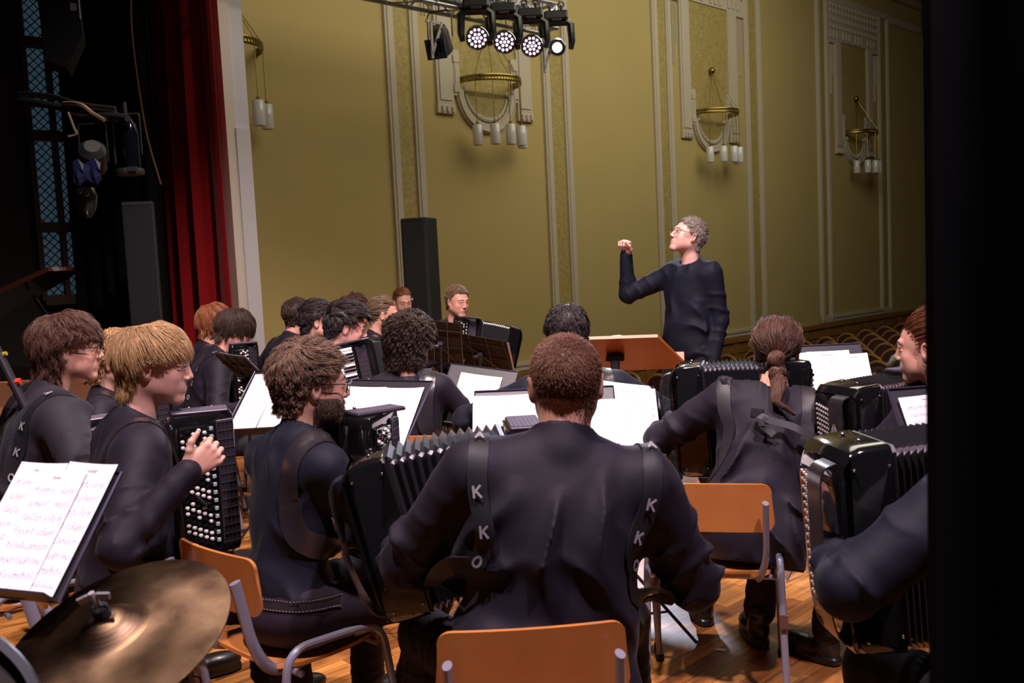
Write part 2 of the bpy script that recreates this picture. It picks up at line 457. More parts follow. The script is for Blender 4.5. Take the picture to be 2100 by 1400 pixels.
def hair_np(o, st, seed=1):
    """hair as cap + clumped strands. st: style dict"""
    r = np.random.RandomState(seed)
    far = st.get('far', False)
    t0 = st.get('cap', st.get('body', .014)*.55)
    hh = st.get('h', .004)
    no = NS[seed % 12]
    vol = st.get('vol')                     # (centre, radii) of an added volume, for curls
    def f(P):
        d = scalp_sd(P, o) - t0
        if vol is not None: d = smin(d, s_ell(P, vol[0], vol[1]), .03)
        for e in st.get('extra', []): d = smin(d, s_cap(P, *e), .02)
        amp = st.get('amp', .004)
        nn = no(P, st.get('nf', 14)); d = d - amp*(1 - 2*np.abs(nn))*1.0
        a = hair_allowed(P, o)
        cut = -(a + (st.get('drop', 0)))
        if vol is not None: cut = np.maximum(cut, (P[:,1]-.045)*1.2 - .9*np.maximum(P[:,2]-.055, 0)*1.6)
        if 'extra' in st:
            for e in st['extra']: cut = np.minimum(cut, s_cap(P, *e) - .006)
        return smax(d, cut, .008)
    lo = st.get('lo', (-.16,-.19,-.19)); hi = st.get('hi', (.16,.17,.21))
    cv, cf = surfnet(f, lo, hi, hh)
    ctint = np.clip(.25 + .5*no(cv, 20), 0, 1)*.5
    # guides
    K = st.get('guides', 520); M = st.get('kids', 16); S = st.get('steps', 8)
    d = r.randn(K*6, 3); d /= np.linalg.norm(d, axis=1)[:, None]
    P = V(0,-.014,.0) + d*V(.09,.11,.13)
    for _ in range(5):
        n = scalp_n(P, o); P = P - n*scalp_sd(P, o)[:, None]
    ok = (hair_allowed(P, o) > 0) & (P[:,2] > -.095 - o.get('nape', 0))
    P = P[ok][:K]
    if st.get('mode', 'radial') == 'radial':
        cr = V(*st.get('crown', (0,-.055,.115))); E = cr + r.randn(int(K*.16), 3)*.018
        for _ in range(5): E = E - scalp_n(E, o)*scalp_sd(E, o)[:, None]
        P = np.concatenate([P, E])
    K = len(P)
    if vol is not None and st.get('fromvol', True):
        # roots pushed out into the volume
        pass
    n = scalp_n(P, o)
    crown = V(*st.get('crown', (0,-.055,.115)))
    def comb(P, n):
        mode = st.get('mode', 'radial')
        if mode == 'radial':
            c = P - crown; c = c + st.get('swirl', .35)*np.cross(n, c)
        elif mode == 'back':
            c = V(*st.get('target', (0,-.125,.01))) - P
        elif mode == 'side':
            c = np.tile(V(*st.get('dir', (.6,.5,.2))), (len(P), 1)); c = c*np.clip((P[:,2:]-.03)/.05, 0, 1) + (P - crown)*8*(1-np.clip((P[:,2:]-.03)/.05, 0, 1))
        elif mode == 'part':
            sgn = np.sign(P[:, :1] - st.get('px', 0)); c = np.concatenate([sgn*1.0, -.25 + 0*sgn, -.6 + 0*sgn], 1)
        c = c/(np.linalg.norm(c, axis=1)[:, None] + 1e-9)
        c = c - (c*n).sum(1)[:, None]*n
        return c/(np.linalg.norm(c, axis=1)[:, None] + 1e-9)
    top = np.clip((P[:,2]-.02)/.08, 0, 1)
    fr = np.clip((P[:,1]+.02)/.09, 0, 1)
    Ls = st.get('side', .03); Lt = st.get('top', .07); Lf = st.get('front', Lt); Lb = st.get('backl', Ls)
    L = Ls + (Lt-Ls)*top; L = L + (Lf - Lt)*fr*top; L = L + (Lb-Ls)*(1-top)*np.clip(-P[:,1]/.06, 0, 1)
    if not st.get('overear'):
        em = (np.abs(P[:,0]) > .042) & (P[:,1] > -.045) & (P[:,1] < .05); L = np.where(em, np.minimum(L, np.maximum(.008, (P[:,2]-.020)*1.25)), L)
    L = L*r.uniform(.75, 1.15, K)
    lift = st.get('lift', .6)*(.35+.65*top) + r.uniform(-.1, .1, K)
    v = n*lift[:, None] + comb(P, n)*.8 + r.randn(K, 3)*st.get('messy', .15)
    if 'liftf' in st: v = v + n*(st['liftf']*fr*top)[:, None]
    v /= np.linalg.norm(v, axis=1)[:, None]
    path = [P.copy()]; p = P.copy()
    grav = st.get('grav', .12)
    off = r.uniform(.45, 1.05, K)*st.get('body', .014)
    for s in range(S):
        p = p + v*(L/S)[:, None]
        nn = scalp_n(p, o); sd = scalp_sd(p, o)
        want = np.minimum(off, off*(s+1)/3)
        push = np.maximum(want - sd, 0); p = p + nn*push[:, None]
        v = v*.55 + comb(p, nn)*.5 - nn*(np.maximum(sd - off*1.8, 0)/.02*st.get('stick', .5))[:, None] + V(0,0,-1)*grav + r.randn(K, 3)*st.get('messy', .15)*.35
        v /= np.linalg.norm(v, axis=1)[:, None]
        path.append(p.copy())
    G = np.stack(path, 1)                                  # K,S+1,3
    if st.get('curl'):
        ca, cfq = st['curl']; tt = np.linspace(0, 1, S+1)
        ph = r.uniform(0, 6.28, K); fq = cfq*r.uniform(.7, 1.3, K)
        T = np.gradient(G, axis=1); T /= np.linalg.norm(T, axis=2)[..., None] + 1e-9
        A = np.cross(T, np.tile(V(.3,.5,.8), (K, S+1, 1))); A /= np.linalg.norm(A, axis=2)[..., None] + 1e-9
        B = np.cross(T, A); an = ph[:, None] + fq[:, None]*tt[None]*6.28
        G = G + (A*np.cos(an)[..., None] + B*np.sin(an)[..., None])*(ca*np.minimum(tt*2.5, 1))[None, :, None]
    # children
    tt = np.linspace(0, 1, S+1)[None, None, :, None]
    ro = r.randn(K, M, 3)*st.get('spread', .0075)
    nk = scalp_n(P, o)[:, None, :]; ro = ro - (ro*nk).sum(2)[..., None]*nk*.8
    cl = st.get('clump', .55)
    lenj = r.uniform(.75, 1.0, (K, M))[..., None, None]
    W = G[:, None] * 1.0
    base = G[:, None, :1]
    W = base + (W - base)*lenj + ro[:, :, None, :]*(1 - cl*tt) + r.randn(K, M, 1, 3)*.0025*tt
    W = W + r.randn(K, M, S+1, 3)*st.get('frizz', .0004)
    W = W.reshape(K*M, S+1, 3); n_ = K*M
    T = np.gradient(W, axis=1); T /= np.linalg.norm(T, axis=2)[..., None] + 1e-9
    A = np.cross(T, V(.31,.2,.93)); A /= np.linalg.norm(A, axis=2)[..., None] + 1e-9
    B = np.cross(T, A)
    wd = st.get('width', .0011)*np.interp(np.linspace(0,1,S+1), [0,.7,1], [1,.85,.12])[None, :, None]
    rings = [W + (A*math.cos(a) + B*math.sin(a))*wd for a in (0, 2.094, 4.189)]
    HV = np.stack(rings, 2).reshape(-1, 3)                # n,S+1,3
    idx = np.arange(n_*(S+1)*3).reshape(n_, S+1, 3)
    q = []
    for k in range(3):
        k2 = (k+1) % 3
        q.append(np.stack([idx[:, :-1, k], idx[:, :-1, k2], idx[:, 1:, k2], idx[:, 1:, k]], -1).reshape(-1, 4))
    q = np.concatenate(q)
    gt = np.repeat(r.uniform(0, 1, K), M) * .45 + r.uniform(0, .7, n_)**1.5
    ht = np.repeat((gt[:, None]*np.linspace(.7, 1.1, S+1)[None]).reshape(-1), 3)
    if o.get('beard') == 1:
        bv, bf, bm = head_mesh_np(dict(o), .004); c = bv[bf].mean(1); e1 = bv[bf[:,1]]-bv[bf[:,0]]; e2 = bv[bf[:,2]]-bv[bf[:,0]]; bn = np.cross(e1, e2); bn /= np.linalg.norm(bn, axis=1)[:, None]+1e-9
        sel = np.argwhere((bm == 2) & (c[:,2] < -.02))[:, 0]
        if (bn[sel]*(c[sel]-V(0,0,-.05))).sum() < 0: bn = -bn
        sel = np.repeat(sel, 5); p0_ = c[sel] + r.randn(len(sel), 3)*.0025; d_ = bn[sel]*.5 + V(0,0,-1) + r.randn(len(sel), 3)*.35; d_ /= np.linalg.norm(d_, axis=1)[:, None]
        l_ = r.uniform(.002, .006, len(sel))[:, None]; sd_ = np.cross(d_, r.randn(len(sel), 3)); sd_ /= np.linalg.norm(sd_, axis=1)[:, None]; w_ = .0006
        tri = np.stack([p0_ - sd_*w_, p0_ + sd_*w_, p0_ + d_*l_ + sd_*w_*.3, p0_ + d_*l_ - sd_*w_*.3], 1).reshape(-1, 3)
        qb = np.arange(len(tri)).reshape(-1, 4) + len(HV); HV = np.concatenate([HV, tri]); q = np.concatenate([q, qb]); ht = np.concatenate([ht, np.repeat(r.uniform(0,.6,len(sel)), 4)])
    verts = np.concatenate([cv, HV]); faces = np.concatenate([cf, q + len(cv)])
    return verts, faces, np.concatenate([ctint, np.clip(ht, 0, 1)])

FINGERS = [(-.031,.083,.060,-8),(-.0105,.089,.073,-2),(.0105,.088,.070,3),(.031,.083,.062,8)]   # x, knuckle y, length, splay; +x is the thumb side
def hand_sdf(P, pose):
    """wrist at 0, fingers +Y, back of the hand +Z, thumb +X"""
    curl = pose.get('curl', (25, 35, 25)); th = pose.get('thumb', 0)
    d = s_cap(P, (0,-.07,0), (0,0,0), .027, .0235, (1,1,1.25))
    d = smin(d, s_ell(P, (.004,.046,-.002), (.040,.050,.0145)), .015)
    for (x, y, l, sp) in FINGERS: d = smin(d, s_cap(P, (x*.45,.005,0), (x,y,0), .0125, .0108), .012)
    d = smin(d, s_ell(P, (.025,.030,-.010), (.019,.032,.016)), .012)                        # thenar
    fs = []
    for i, (x, y, l, sp) in enumerate(FINGERS):
        c = pose.get('each', {}).get(3-i, curl)
        p = V(x, y, 0); ang = 0; rr = .0098 if i else .0086
        dirx = math.sin(math.radians(sp*pose.get('splay', 1))); f = None
        for j, (fr, r0, r1) in enumerate(((.45, rr, rr*.92), (.31, rr*.9, rr*.84), (.24, rr*.84, rr*.68))):
            ang += c[j]; a = math.radians(ang)
            q = p + l*1.12*fr*nrm(V(dirx*math.cos(a), math.cos(a), -math.sin(a)))
            g = s_cap(P, p, q, r0, r1); f = g if f is None else smin(f, g, .003); p = q
        fs.append(f)
    F = fs[0]
    for g in fs[1:]: F = smin(F, g, .0015)
    d = smin(d, F, .007)
    a = math.radians(th); tx = pose.get('tdir')
    if tx is None: pts = [V(.024,.018,-.008), V(.048+.01*math.cos(a),.045,-.016-.01*math.sin(a)), V(.062-.012*math.sin(a),.073,-.022-.022*math.sin(a)), V(.064-.028*math.sin(a),.098,-.026-.030*math.sin(a))]
    else: pts = [V(*q) for q in tx]
    t = smin(s_cap(P, pts[0], pts[1], .0145, .012), s_cap(P, pts[1], pts[2], .0115, .0105), .004)
    t = smin(t, s_cap(P, pts[2], pts[3], .0105, .0075), .004)
    return smin(d, t, .008)
def hand_np(pose, h, left=False):
    v, f = surfnet(lambda P: hand_sdf(P, pose), (-.07,-.075,-.11), (.10,.20,.06), h)
    if left: v = v*V(-1,1,1); f = f[:, ::-1]
    return v, f
POSES = {
 'grip': dict(curl=(48, 42, 25), thumb=35),
 'play': dict(curl=(30, 38, 22), thumb=15, splay=1.3),
 'fist': dict(curl=(78, 80, 40), thumb=70),
 'relax': dict(curl=(16, 26, 16), thumb=20),
 'conduct': dict(curl=(35, 60, 35), thumb=60, each={0: (12, 40, 25)}),
 'wrapped': dict(curl=(62, 58, 30), tdir=((.024,.018,-.008),(.050,.036,.004),(.066,.056,.020),(.070,.078,.034))),
}

# ---------------------------------------------------------------- bodies
def frame_from(y, z):
    """matrix whose columns are x,y,z with y along the first vector and z near the second"""
    y = nrm(y); x = nrm(np.cross(y, z)); z = np.cross(x, y); return np.stack([x, y, z], 1)
def ik(a, c, l1, l2, pole):
    d = c - a; L = np.linalg.norm(d); 
    if L > (l1+l2)*.995: c = a + d/L*(l1+l2)*.995; d = c - a; L = np.linalg.norm(d)
    x = (l1*l1 - l2*l2 + L*L)/(2*L); hh = math.sqrt(max(l1*l1 - x*x, 0)); u = d/L
    p = np.asarray(pole, float); p = nrm(p - (p @ u)*u)
    return a + u*x + p*hh, c

def ridge(x): return 1 - np.abs(np.sin(x))*1.6
def crease(x): return (1 - np.abs(np.sin(x*.5)))**1.5*1.7 - .3
class Body:
    """skeleton in local space: facing +Y, +X the person's right, floor at z=0"""
    def __init__(s, **k):
        s.k = k; g = k.get
        s.sc = sc = g('scale', 1.0); s.stand = g('stand', False); s.bulk = g('bulk', 1.0)
        s.lean = g('lean', 8); s.bend = g('bend', .03); s.tw = g('twist', 0); s.side = g('side', 0)
        s.seat = g('seat', .455); s.loose = g('loose', .008); s.sh = g('shoulder', .175)*sc
        s.P0 = V(0, 0, (.93*sc if s.stand else s.seat + .095))
        s.R = rotz(s.tw) @ roty(s.side) @ rotx(-s.lean)            # torso frame -> local
        bb = s.bend*sc
        s.tor = lambda q: s.P0 + s.R @ (np.asarray(q, float)*sc + V(0, bb*(q[2]/.5)**2, 0))
        s.S = [s.tor((x*s.sh/sc, -.005+g('shf', 0), .440+g('shr', (0,0))[i])) for i, x in enumerate((-1, 1))]    # left, right shoulder joints
        s.neck = s.tor((0, -.01, .49))
        hy, hp, hr = g('head', (0, 0, 0))
        s.HR = rotz(hy) @ rotx(hp) @ roty(hr)
        s.H = s.tor((0, .018+g('headf', 0), .672+g('headz', 0)))
        s.arms = []
        for i, key in enumerate(('wl', 'wr')):
            w = g(key)
            sg = -1 if i == 0 else 1
            if w is None: w = (sg*.22, .12, s.P0[2]+.05) if not s.stand else (sg*.24, .05, .80)
            pole = g('pl' if i == 0 else 'pr', (sg*.7, -.5, -.6))
            el, w2 = ik(s.S[i], V(*w), .285*sc, .255*sc, pole); s.arms.append((s.S[i], el, w2))
        s.legs = []
        for i, sg in enumerate((-1, 1)):
            hip = s.P0 + V(sg*.092*sc, 0.01, -.005)
            if s.stand:
                f = g('feet', ((-.12,.0),(.12,.04)))[i]
                ank = V(f[0], f[1], .085); kn = (hip+ank)/2 + V(0,.03,0)
            else:
                kx, ky = g('knees', ((-.20,.40),(.20,.40)))[i]; kn = V(kx, ky, s.seat + .05)
                dk = kn-hip; L = np.linalg.norm(dk); kn = hip + dk/L*.42*sc
                kn[2] = s.seat + .055
                f = g('feet', ((kn[0]*1.05, .46),(kn[0]*1.05, .46)))[i]; ank = V(f[0], f[1], .09)
            s.legs.append((hip, kn, ank))
    def torso(s, P, off):
        sc = s.sc; Q = ((P - s.P0) @ s.R)/sc
        Q = np.stack([Q[:,0], Q[:,1] - s.bend*(np.clip(Q[:,2],0,1)/.5)**2, Q[:,2]], 1); b = s.bulk
        d = s_ell(Q, (0,.0,.015), (.168*b,.118*b,.12))
        d = smin(d, s_ell(Q, (0,.005,.16), (.145*b,.103*b,.17)), .06)
        d = smin(d, s_ell(Q, (0,.005,.325), (.168*b,.112*b,.165)), .06)
        sh = s.sh/sc
        d = smin(d, s_cap(Q, (-sh+.045,-.008,.432), (sh-.045,-.008,.432), .062, .062), .07)
        X = np.abs(Q[:,0]); Qm = np.stack([X, Q[:,1], Q[:,2]], 1)
        d = smin(d, s_cap(Qm, (.0,-.016,.505), (sh-.03,-.012,.452), .050, .045), .05)
        if s.k.get('bust'): d = smin(d, s_ell(Qm, (.07,.09,.30), (.065,.06,.07)), .05)
        return d*sc - off
    def arm(s, P, i, off, end=.985, fold=0):
        a, e, w = s.arms[i]; sc = s.sc; k = s.k.get('armr', 1.0)
        w = e + (w-e)*end
        def seg(a_, b_, r0, r1, ph):
            ba = b_-a_; L = np.linalg.norm(ba); h = np.clip(((P-a_) @ ba)/(L*L), 0, 1)
            d = np.sqrt(((P - a_ - h[:,None]*ba)**2).sum(1)); rr = r0 + (r1-r0)*h
            if fold:
                u = h*L; nz = NS[(i*3+ph) % 12](P, 5.5); n2 = NS[(i+5) % 12](P, 11)
                win = np.clip((h if ph == 0 else 1-h)*1.3 - .15, .12, 1)
                rr = rr + fold*win*(1.9*crease(u*58 + nz*2.2 + (P @ V(9,14,-11))*1.2)*np.clip(.6+1.4*n2, 0, 1.2) + .5*nz)
            return d - rr
        A = seg(a, e, .058*k*sc+off, .043*k*sc+off*.8, 0); B = seg(e, w, .041*k*sc+off*.8, .028*sc+off*.8, 1)
        return smin(A, B, .022), a, e, w
    def shirt(s, P):
        off = s.loose; k = s.k; f = k.get('fold', .008)
        d = s.torso(P, off)
        Q = ((P - s.P0) @ s.R)/s.sc
        # cloth hangs straight from the chest
        hw = k.get('hang', .0)
        if hw:
            d2 = s_ell(Q, (0,.005,.02), (.165*s.bulk+hw,.118*s.bulk+hw,.30))
            d = smin(d, d2, .05)
        n1 = NS[(k.get('seed', 0)+1) % 12](P, 3.2); n2 = NS[(k.get('seed', 0)+2) % 12](P*V(1,1,.45), 6.0)
        n3 = NS[(k.get('seed', 0)+7) % 12](P, 4.5)
        tilt = .55*np.tanh(Q[:,0]*9)*(Q[:,2]-.1) + .35*n3*.12
        p1 = (Q[:,0] + tilt + .05*n1)*6.2832*4.2 + 1.3*k.get('seed', 0); p2 = (Q[:,2]*1.0 + .5*np.abs(Q[:,0]) + .25*Q[:,0] + .035*n2)*6.2832*6.5
        c1 = crease(p1)*np.clip(.55+1.6*n1, 0, 1.2); c2 = crease(p2)*np.clip(.5+1.8*n3, 0, 1.2)*np.clip(1.25-Q[:,2]*3.2, .12, 1)
        p3 = (Q[:,2]*.8 - .9*np.abs(Q[:,0]) + .04*n1)*6.2832*8; c3 = crease(p3)*np.clip(.2+1.8*n2, 0, 1)*np.clip((Q[:,2]-.2)*6, 0, 1)*np.clip((np.abs(Q[:,0])-.05)*12, 0, 1)
        d = d - f*(1.5*c1 + 1.7*c2 + 1.0*c3 + .7*n1)
        # collar
        c = s.tor((0,-.012,.50)); c1 = s.tor((0,.004,.50+k.get('collar', .045)))
        if k.get('collar', .045) > 0: d = smin(d, s_cap(P, c, c1, .069*s.sc, .0655*s.sc), .02)
        # neck opening
        ax = nrm(c1 - c) if k.get('collar', .045) > 0 else s.R[:, 2]
        t = (P - c1) @ ax
        open_ = smax(np.sqrt((((P-c1) - t[:,None]*ax)**2).sum(1)) - .052*s.sc, -(t + .02), .004)
        d = np.maximum(d, -open_)
        d = smax(d, t - .001 - .0*t, .004) if k.get('collar', .045) > 0 else smax(d, np.where((np.sqrt((((P-c1) - t[:,None]*ax)**2).sum(1)) < .085), t-.0, -1), .004)
        hem = k.get('hem', -.03)
        d = smax(d, -(Q[:,2] - hem + .012*NS[3](P, 3)), .006)
        for i in (0, 1):
            A, a, e, w = s.arm(P, i, off, k.get('cuff', .985), f*.75)
            d = smin(d, A, .035)
        return d
    def trousers(s, P):
        off = .006; sc = s.sc
        d = s_ell(P, s.P0 + V(0,-.01,-.005), (.168*sc*s.bulk,.125*sc,.115*sc))
        Q = ((P - s.P0) @ s.R)/sc
        d = smin(d, s_ell(Q, (0,0,.06), (.150*s.bulk,.108*s.bulk,.10))*sc, .03)
        for i, (h, kn, an) in enumerate(s.legs):
            def seg(a_, b_, r0, r1, ph, fd):
                ba = b_-a_; L = np.linalg.norm(ba); t = np.clip(((P-a_) @ ba)/(L*L), 0, 1)
                dd = np.sqrt(((P - a_ - t[:,None]*ba)**2).sum(1)); nz = NS[(i*2+ph+4) % 12](P, 5)
                return dd - (r0 + (r1-r0)*t + fd*ridge(t*L*45 + nz*5)*(.6+.5*nz))
            A = seg(h, kn, .088*sc, .064*sc, 0, .004); B = seg(kn, an + (kn-an)*.10, .062*sc, .060*sc*s.k.get('flare', 1), 1, .005)
            d = smin(d, smin(A, B, .03), .045)
        # flatten on the seat, stop above the shoe
        if not s.stand: d = smax(d, np.where(np.abs(P[:,1]) < .27, s.seat + .004 - P[:,2], -1.), .008)
        d = smax(d, .075 - P[:,2], .004)
        d = smax(d, Q[:,2] - s.k.get('waist', .12), .004)
        return d
    def build(s, name, loc, yaw, mats, h=.010, hh=.0032, hair=None, ho=None, hands=('wrapped','play'), hseed=1, glasses=None, handR=(None,None), label=None, cat='person', group=None, fseed=0):
        ho = ho or {}; k = s.k
        # skin: head, neck, forearms and hands in one mesh
        nb = s.HR.T @ (s.tor((0,-.012,.44)) - s.H); ho = dict(ho); ho['neckb'] = tuple(nb)
        V_, F_, M_ = head_mesh_np(ho, hh); V_ = V_ @ s.HR.T + s.H
        vs, fs, ms, n = [V_], [F_], [M_], len(V_)
        def part(pts, rad, nn=14):
            nonlocal n
            m = MB(); pts = np.asarray(pts); m.tube(pts, np.interp(np.linspace(0, 1, len(pts)), np.linspace(0, 1, len(rad)), rad)*s.sc, nn)
            tv = np.concatenate(m.v); q4 = np.array([f for f in m.f if len(f) == 4]); vs.append(tv); fs.append(q4+n); ms.append(np.zeros(len(q4), int)); n += len(tv); part.n = len(tv)
        def bridge(i0, i1, j0, j1, at_):
            A = np.concatenate(vs); F = np.concatenate(fs); c = A[F].mean(1)
            out = []
            for lo, hi in ((i0, i1), (j0, j1)):
                sel = np.argwhere((F[:,0] >= lo) & (F[:,0] < hi))[:, 0]; out.append(F[sel[np.argmin(((c[sel]-at_)**2).sum(1))]])
            return [out[0][0], out[0][1], out[1][1], out[1][0]]
        ends = []
        t0_ = n; part([s.neck, s.tor((0,0,.42)), s.tor((0,0,.2)), s.P0], [.045, .09, .09, .10]); t1_ = n
        br = [bridge(0, t0_, t0_, t1_, s.neck)]
        for (hp_, kn_, an_) in s.legs:
            l0 = n; part([hp_, kn_, an_], [.06, .045, .035]); br.append(bridge(t0_, t1_, l0, n, hp_))
        for i in (0, 1):
            if hands[i] is None: continue
            a, e, w = s.arms[i]
            hv, hf = hand_np(POSES[hands[i]] if isinstance(hands[i], str) else hands[i], k.get('hdh', hh*1.0), left=(i == 1))
            hv = hv*k.get('hds', 1.0)*.97
            if handR[i] is None:
                y = nrm(w-e); up = nrm(V((-1 if i == 0 else 1)*.9, .35, .35)); R = frame_from(y, up)
            else: R = frame_from(V(*handR[i][0]), V(*handR[i][1]))
            hv = hv @ R.T + w
            n0_ = n; vs.append(hv); fs.append(hf+n); ms.append(np.zeros(len(hf), int)); n += len(hv)
            # the arm runs from the shoulder to the hand under the sleeve
            q1 = w + R[:,1]*-.02; part(spline([a*.9+s.neck*.1, a, (a+e)/2, e, (e+w)/2, w*.9+e*.1, q1], 24), [.05, .050, .046, .040, .036, .028, .025])
            ends.append((n - part.n, q1, n0_))
        for (a0_, q_, h0_) in ends:
            br.append(bridge(h0_, a0_, a0_, a0_+14*50, q_)); br.append(bridge(t0_, t1_, a0_, a0_+14*4, s.neck))
        fs.append(np.array(br)); ms.append(np.zeros(len(br), int))
        me = mesh_np(name, np.concatenate(vs), [np.concatenate(fs)], [mats['skin'], mats['lip'], mats['brow']], np.concatenate(ms))
        root = link(name, me); root.location = loc; root.rotation_euler = (0, 0, math.radians(yaw))
        tag(root, label, cat, group)
        # eyes
        if not k.get('noeyes'):
            gz = k.get('gaze', (0, 1, -.12))
            for sg in (-1, 1):
                m = MB(); c = V(sg*.0315*ho.get('w',1), .0795, .0108)
                m.sphere((0,0,0), .0118, 10)
                # iris cap
                g = nrm(V(*gz)); Rg = frame_from(g, V(0,0,1)); m.cur = 1
                m.lathe([(.0,.01225),(.0028,.0121),(.0056,.0108)], 14, R=Rg @ rotx(-90))
                m.xf(s.HR, s.H + s.HR @ c); eo = m.build('eye', [mats['eye'], mats['iris']], root)
        # shirt
        x0 = min(a[j][0] for a in s.arms for j in range(3)) - .12; x1 = max(a[j][0] for a in s.arms for j in range(3)) + .12
        x0 = min(x0, -.27); x1 = max(x1, .27)
        y0 = min([a[j][1] for a in s.arms for j in range(3)] + [s.P0[1]-.08]) - .14; y1 = max([a[j][1] for a in s.arms for j in range(3)] + [s.neck[1]]) + .15
        z0 = min([a[j][2] for a in s.arms for j in range(3)] + [s.P0[2]+k.get('hem', -.03)-.05]) - .12; z1 = max(s.tor((0,0,.58))[2], max(a[j][2] for a in s.arms for j in range(3))) + .09
        v, f = surfnet(s.shirt, (x0, y0, z0), (x1, y1, z1), h)
        link('shirt', mesh_np('shirt', v, [f], mats['shirt']), root)
        L = [p for l in s.legs for p in l]
        if not k.get('nolegs'):
            lo = (min(p[0] for p in L)-.13, min(p[1] for p in L)-.2, .05); hi = (max(p[0] for p in L)+.13, max(p[1] for p in L)+.13, s.P0[2]+.17)
            lo = (min(lo[0], -.22), lo[1], lo[2]); hi = (max(hi[0], .22), hi[1], hi[2])
            v, f = surfnet(s.trousers, lo, hi, h*1.1)
            link('trousers', mesh_np('trousers', v, [f], mats['trousers']), root)
            for (hp, kn, an) in s.legs:
                d = nrm(V(an[0]-hp[0], max(an[1]-hp[1], .12)*1.0+.1, 0)); Rf = frame_from(d, V(0,0,1))
                def shoe(P, Rf=Rf, an=an):
                    Q = (P - V(an[0], an[1], 0)) @ Rf
                    u = s_ell(Q, (0,.115,.045), (.046,.095,.038)); u = smin(u, s_ell(Q, (0,-.0,.06), (.038,.055,.055)), .03)
                    u = smin(u, s_cap(Q, (0,0,.07), (0,-.005,.13), .040, .042), .02)
                    sole = s_box(Q, (0,.075,.016), (.047,.135,.014), .012); sole = smax(sole, s_ell(Q, (0,.075,.016), (.052,.142,.2)), .01)
                    return np.maximum(smin(u, sole, .006), .003 - P[:,2])
                v, f = surfnet(shoe, an + V(-.22,-.22,-.10), an + V(.22,.24,.07), h*.7)
                link('shoe', mesh_np('shoe', v, [f], mats['shoe']), root)
        if hair is not None:
            hv, hf, tt = hair_np(ho, hair, hseed); hv = hv @ s.HR.T + s.H
            link('hair', mesh_np('hair', hv, [hf], mats['hair'], tint=tt), root)
        if glasses:
            m = MB()
            w_ = ho.get('w', 1)
            for sg in (-1, 1):
                c = V(sg*.034, .107, .008); ring = [c + V(.0245*math.cos(t)*1.0, -.006*abs(math.cos(t))*(1 if sg*math.cos(t) > 0 else 0), .019*math.sin(t)) for t in np.linspace(0, 6.283, 20, endpoint=False)]
                m.tube(ring, .0015, 6, closed=True)
                m.tube([V(sg*.0585,.102,.014), V(sg*.0775*w_,.085,.014), V(sg*.086*w_,.02,.014), V(sg*.0875*w_,-.012,.010), V(sg*.085*w_,-.028,-.010)], .0016, 6)
            m.tube([V(-.010,.108,.010), V(0,.111,.013), V(.010,.108,.010)], .0014, 6)
            m.xf(s.HR, s.H); g = m.build('glasses', glasses, root)
        s.root = root; s.loc = V(*loc); s.yaw = yaw
        return root
    def shirt_n(s, P, e=.004):
        P = np.atleast_2d(P)
        return np.stack([s.shirt(P + V(*(e if i == j else 0 for j in range(3)))) - s.shirt(P - V(*(e if i == j else 0 for j in range(3)))) for i in range(3)], 1)/(2*e)
    def snap(s, pts, off=.006, it=4, only_out=False):
        P = np.array(pts, float)
        for _ in range(it):
            d = s.shirt(P) - off; n = s.shirt_n(P); n /= np.linalg.norm(n, axis=1)[:, None] + 1e-9
            if only_out: d = np.minimum(d, 0)
            P = P - n*np.clip(d, -.05, .05)[:, None]
        return P
def ribbon(B, pts, width, thick=.004, snapm=None, n=28, name='strap', m=None, parent=None, letters=None, lmat=None, lsize=.03, lt0=.1, lt1=.6, flip=False):
    """flat strap along the shirt surface; returns (object, frames)"""
    P = spline(pts, n)
    if snapm is None: snapm = np.ones(len(pts))
    sm = np.interp(np.linspace(0, 1, len(P)), np.linspace(0, 1, len(snapm)), snapm)
    Q = B.snap(P, .007); P = P + (Q-P)*sm[:, None]
    for _ in range(2): P[1:-1] = P[1:-1]*.5 + (P[:-2]+P[2:])*.25
    T = np.gradient(P, axis=0); T /= np.linalg.norm(T, axis=1)[:, None]
    Nn = B.shirt_n(P, .02); Nn -= (Nn*T).sum(1)[:, None]*T; Nn /= np.linalg.norm(Nn, axis=1)[:, None] + 1e-9
    for _ in range(4): Nn[1:-1] = Nn[1:-1]*.4 + (Nn[:-2]+Nn[2:])*.3
    Nn /= np.linalg.norm(Nn, axis=1)[:, None] + 1e-9
    Bn = np.cross(T, Nn)
    G = np.stack([P + Bn*width*t + Nn*(-.10*width*abs(t*2)**2 if False else 0) for t in (-.5,-.3,0,.3,.5)], 1)
    if (sm > .5).any():
        GG = G.reshape(-1, 3); d = B.shirt(GG); n2 = B.shirt_n(GG); n2 /= np.linalg.norm(n2, axis=1)[:, None] + 1e-9
        GG = GG + n2*np.clip(.005 - d, 0, .03)[:, None]; G = GG.reshape(G.shape)
    mb = MB(); mb.grid(G, thick if not flip else -thick); o = mb.build(name, m, parent, angle=50)
    if letters:
        lm = MB(); k = len(letters)
        for i, ch in enumerate(letters):
            t = lt0 + (lt1-lt0)*i/max(k-1, 1); j = int(t*(len(P)-1)); c = G[j, 2] + Nn[j]*(abs(thick)+.0015)
            glyph(lm, ch, c, -Bn[j], -T[j], Nn[j], lsize)
        lm.build('lettering', lmat, o, smooth=False)
    return o
GL = {'A': [[(-.35,0),(0,1),(.35,0)],[(-.2,.36),(.2,.36)]], 'K': [[(-.3,0),(-.3,1)],[(.32,1),(-.28,.42)],[(-.1,.58),(.34,0)]],
      'O': [[(.34*math.cos(a), .5+.5*math.sin(a)) for a in np.linspace(0, 6.283, 13)]]}
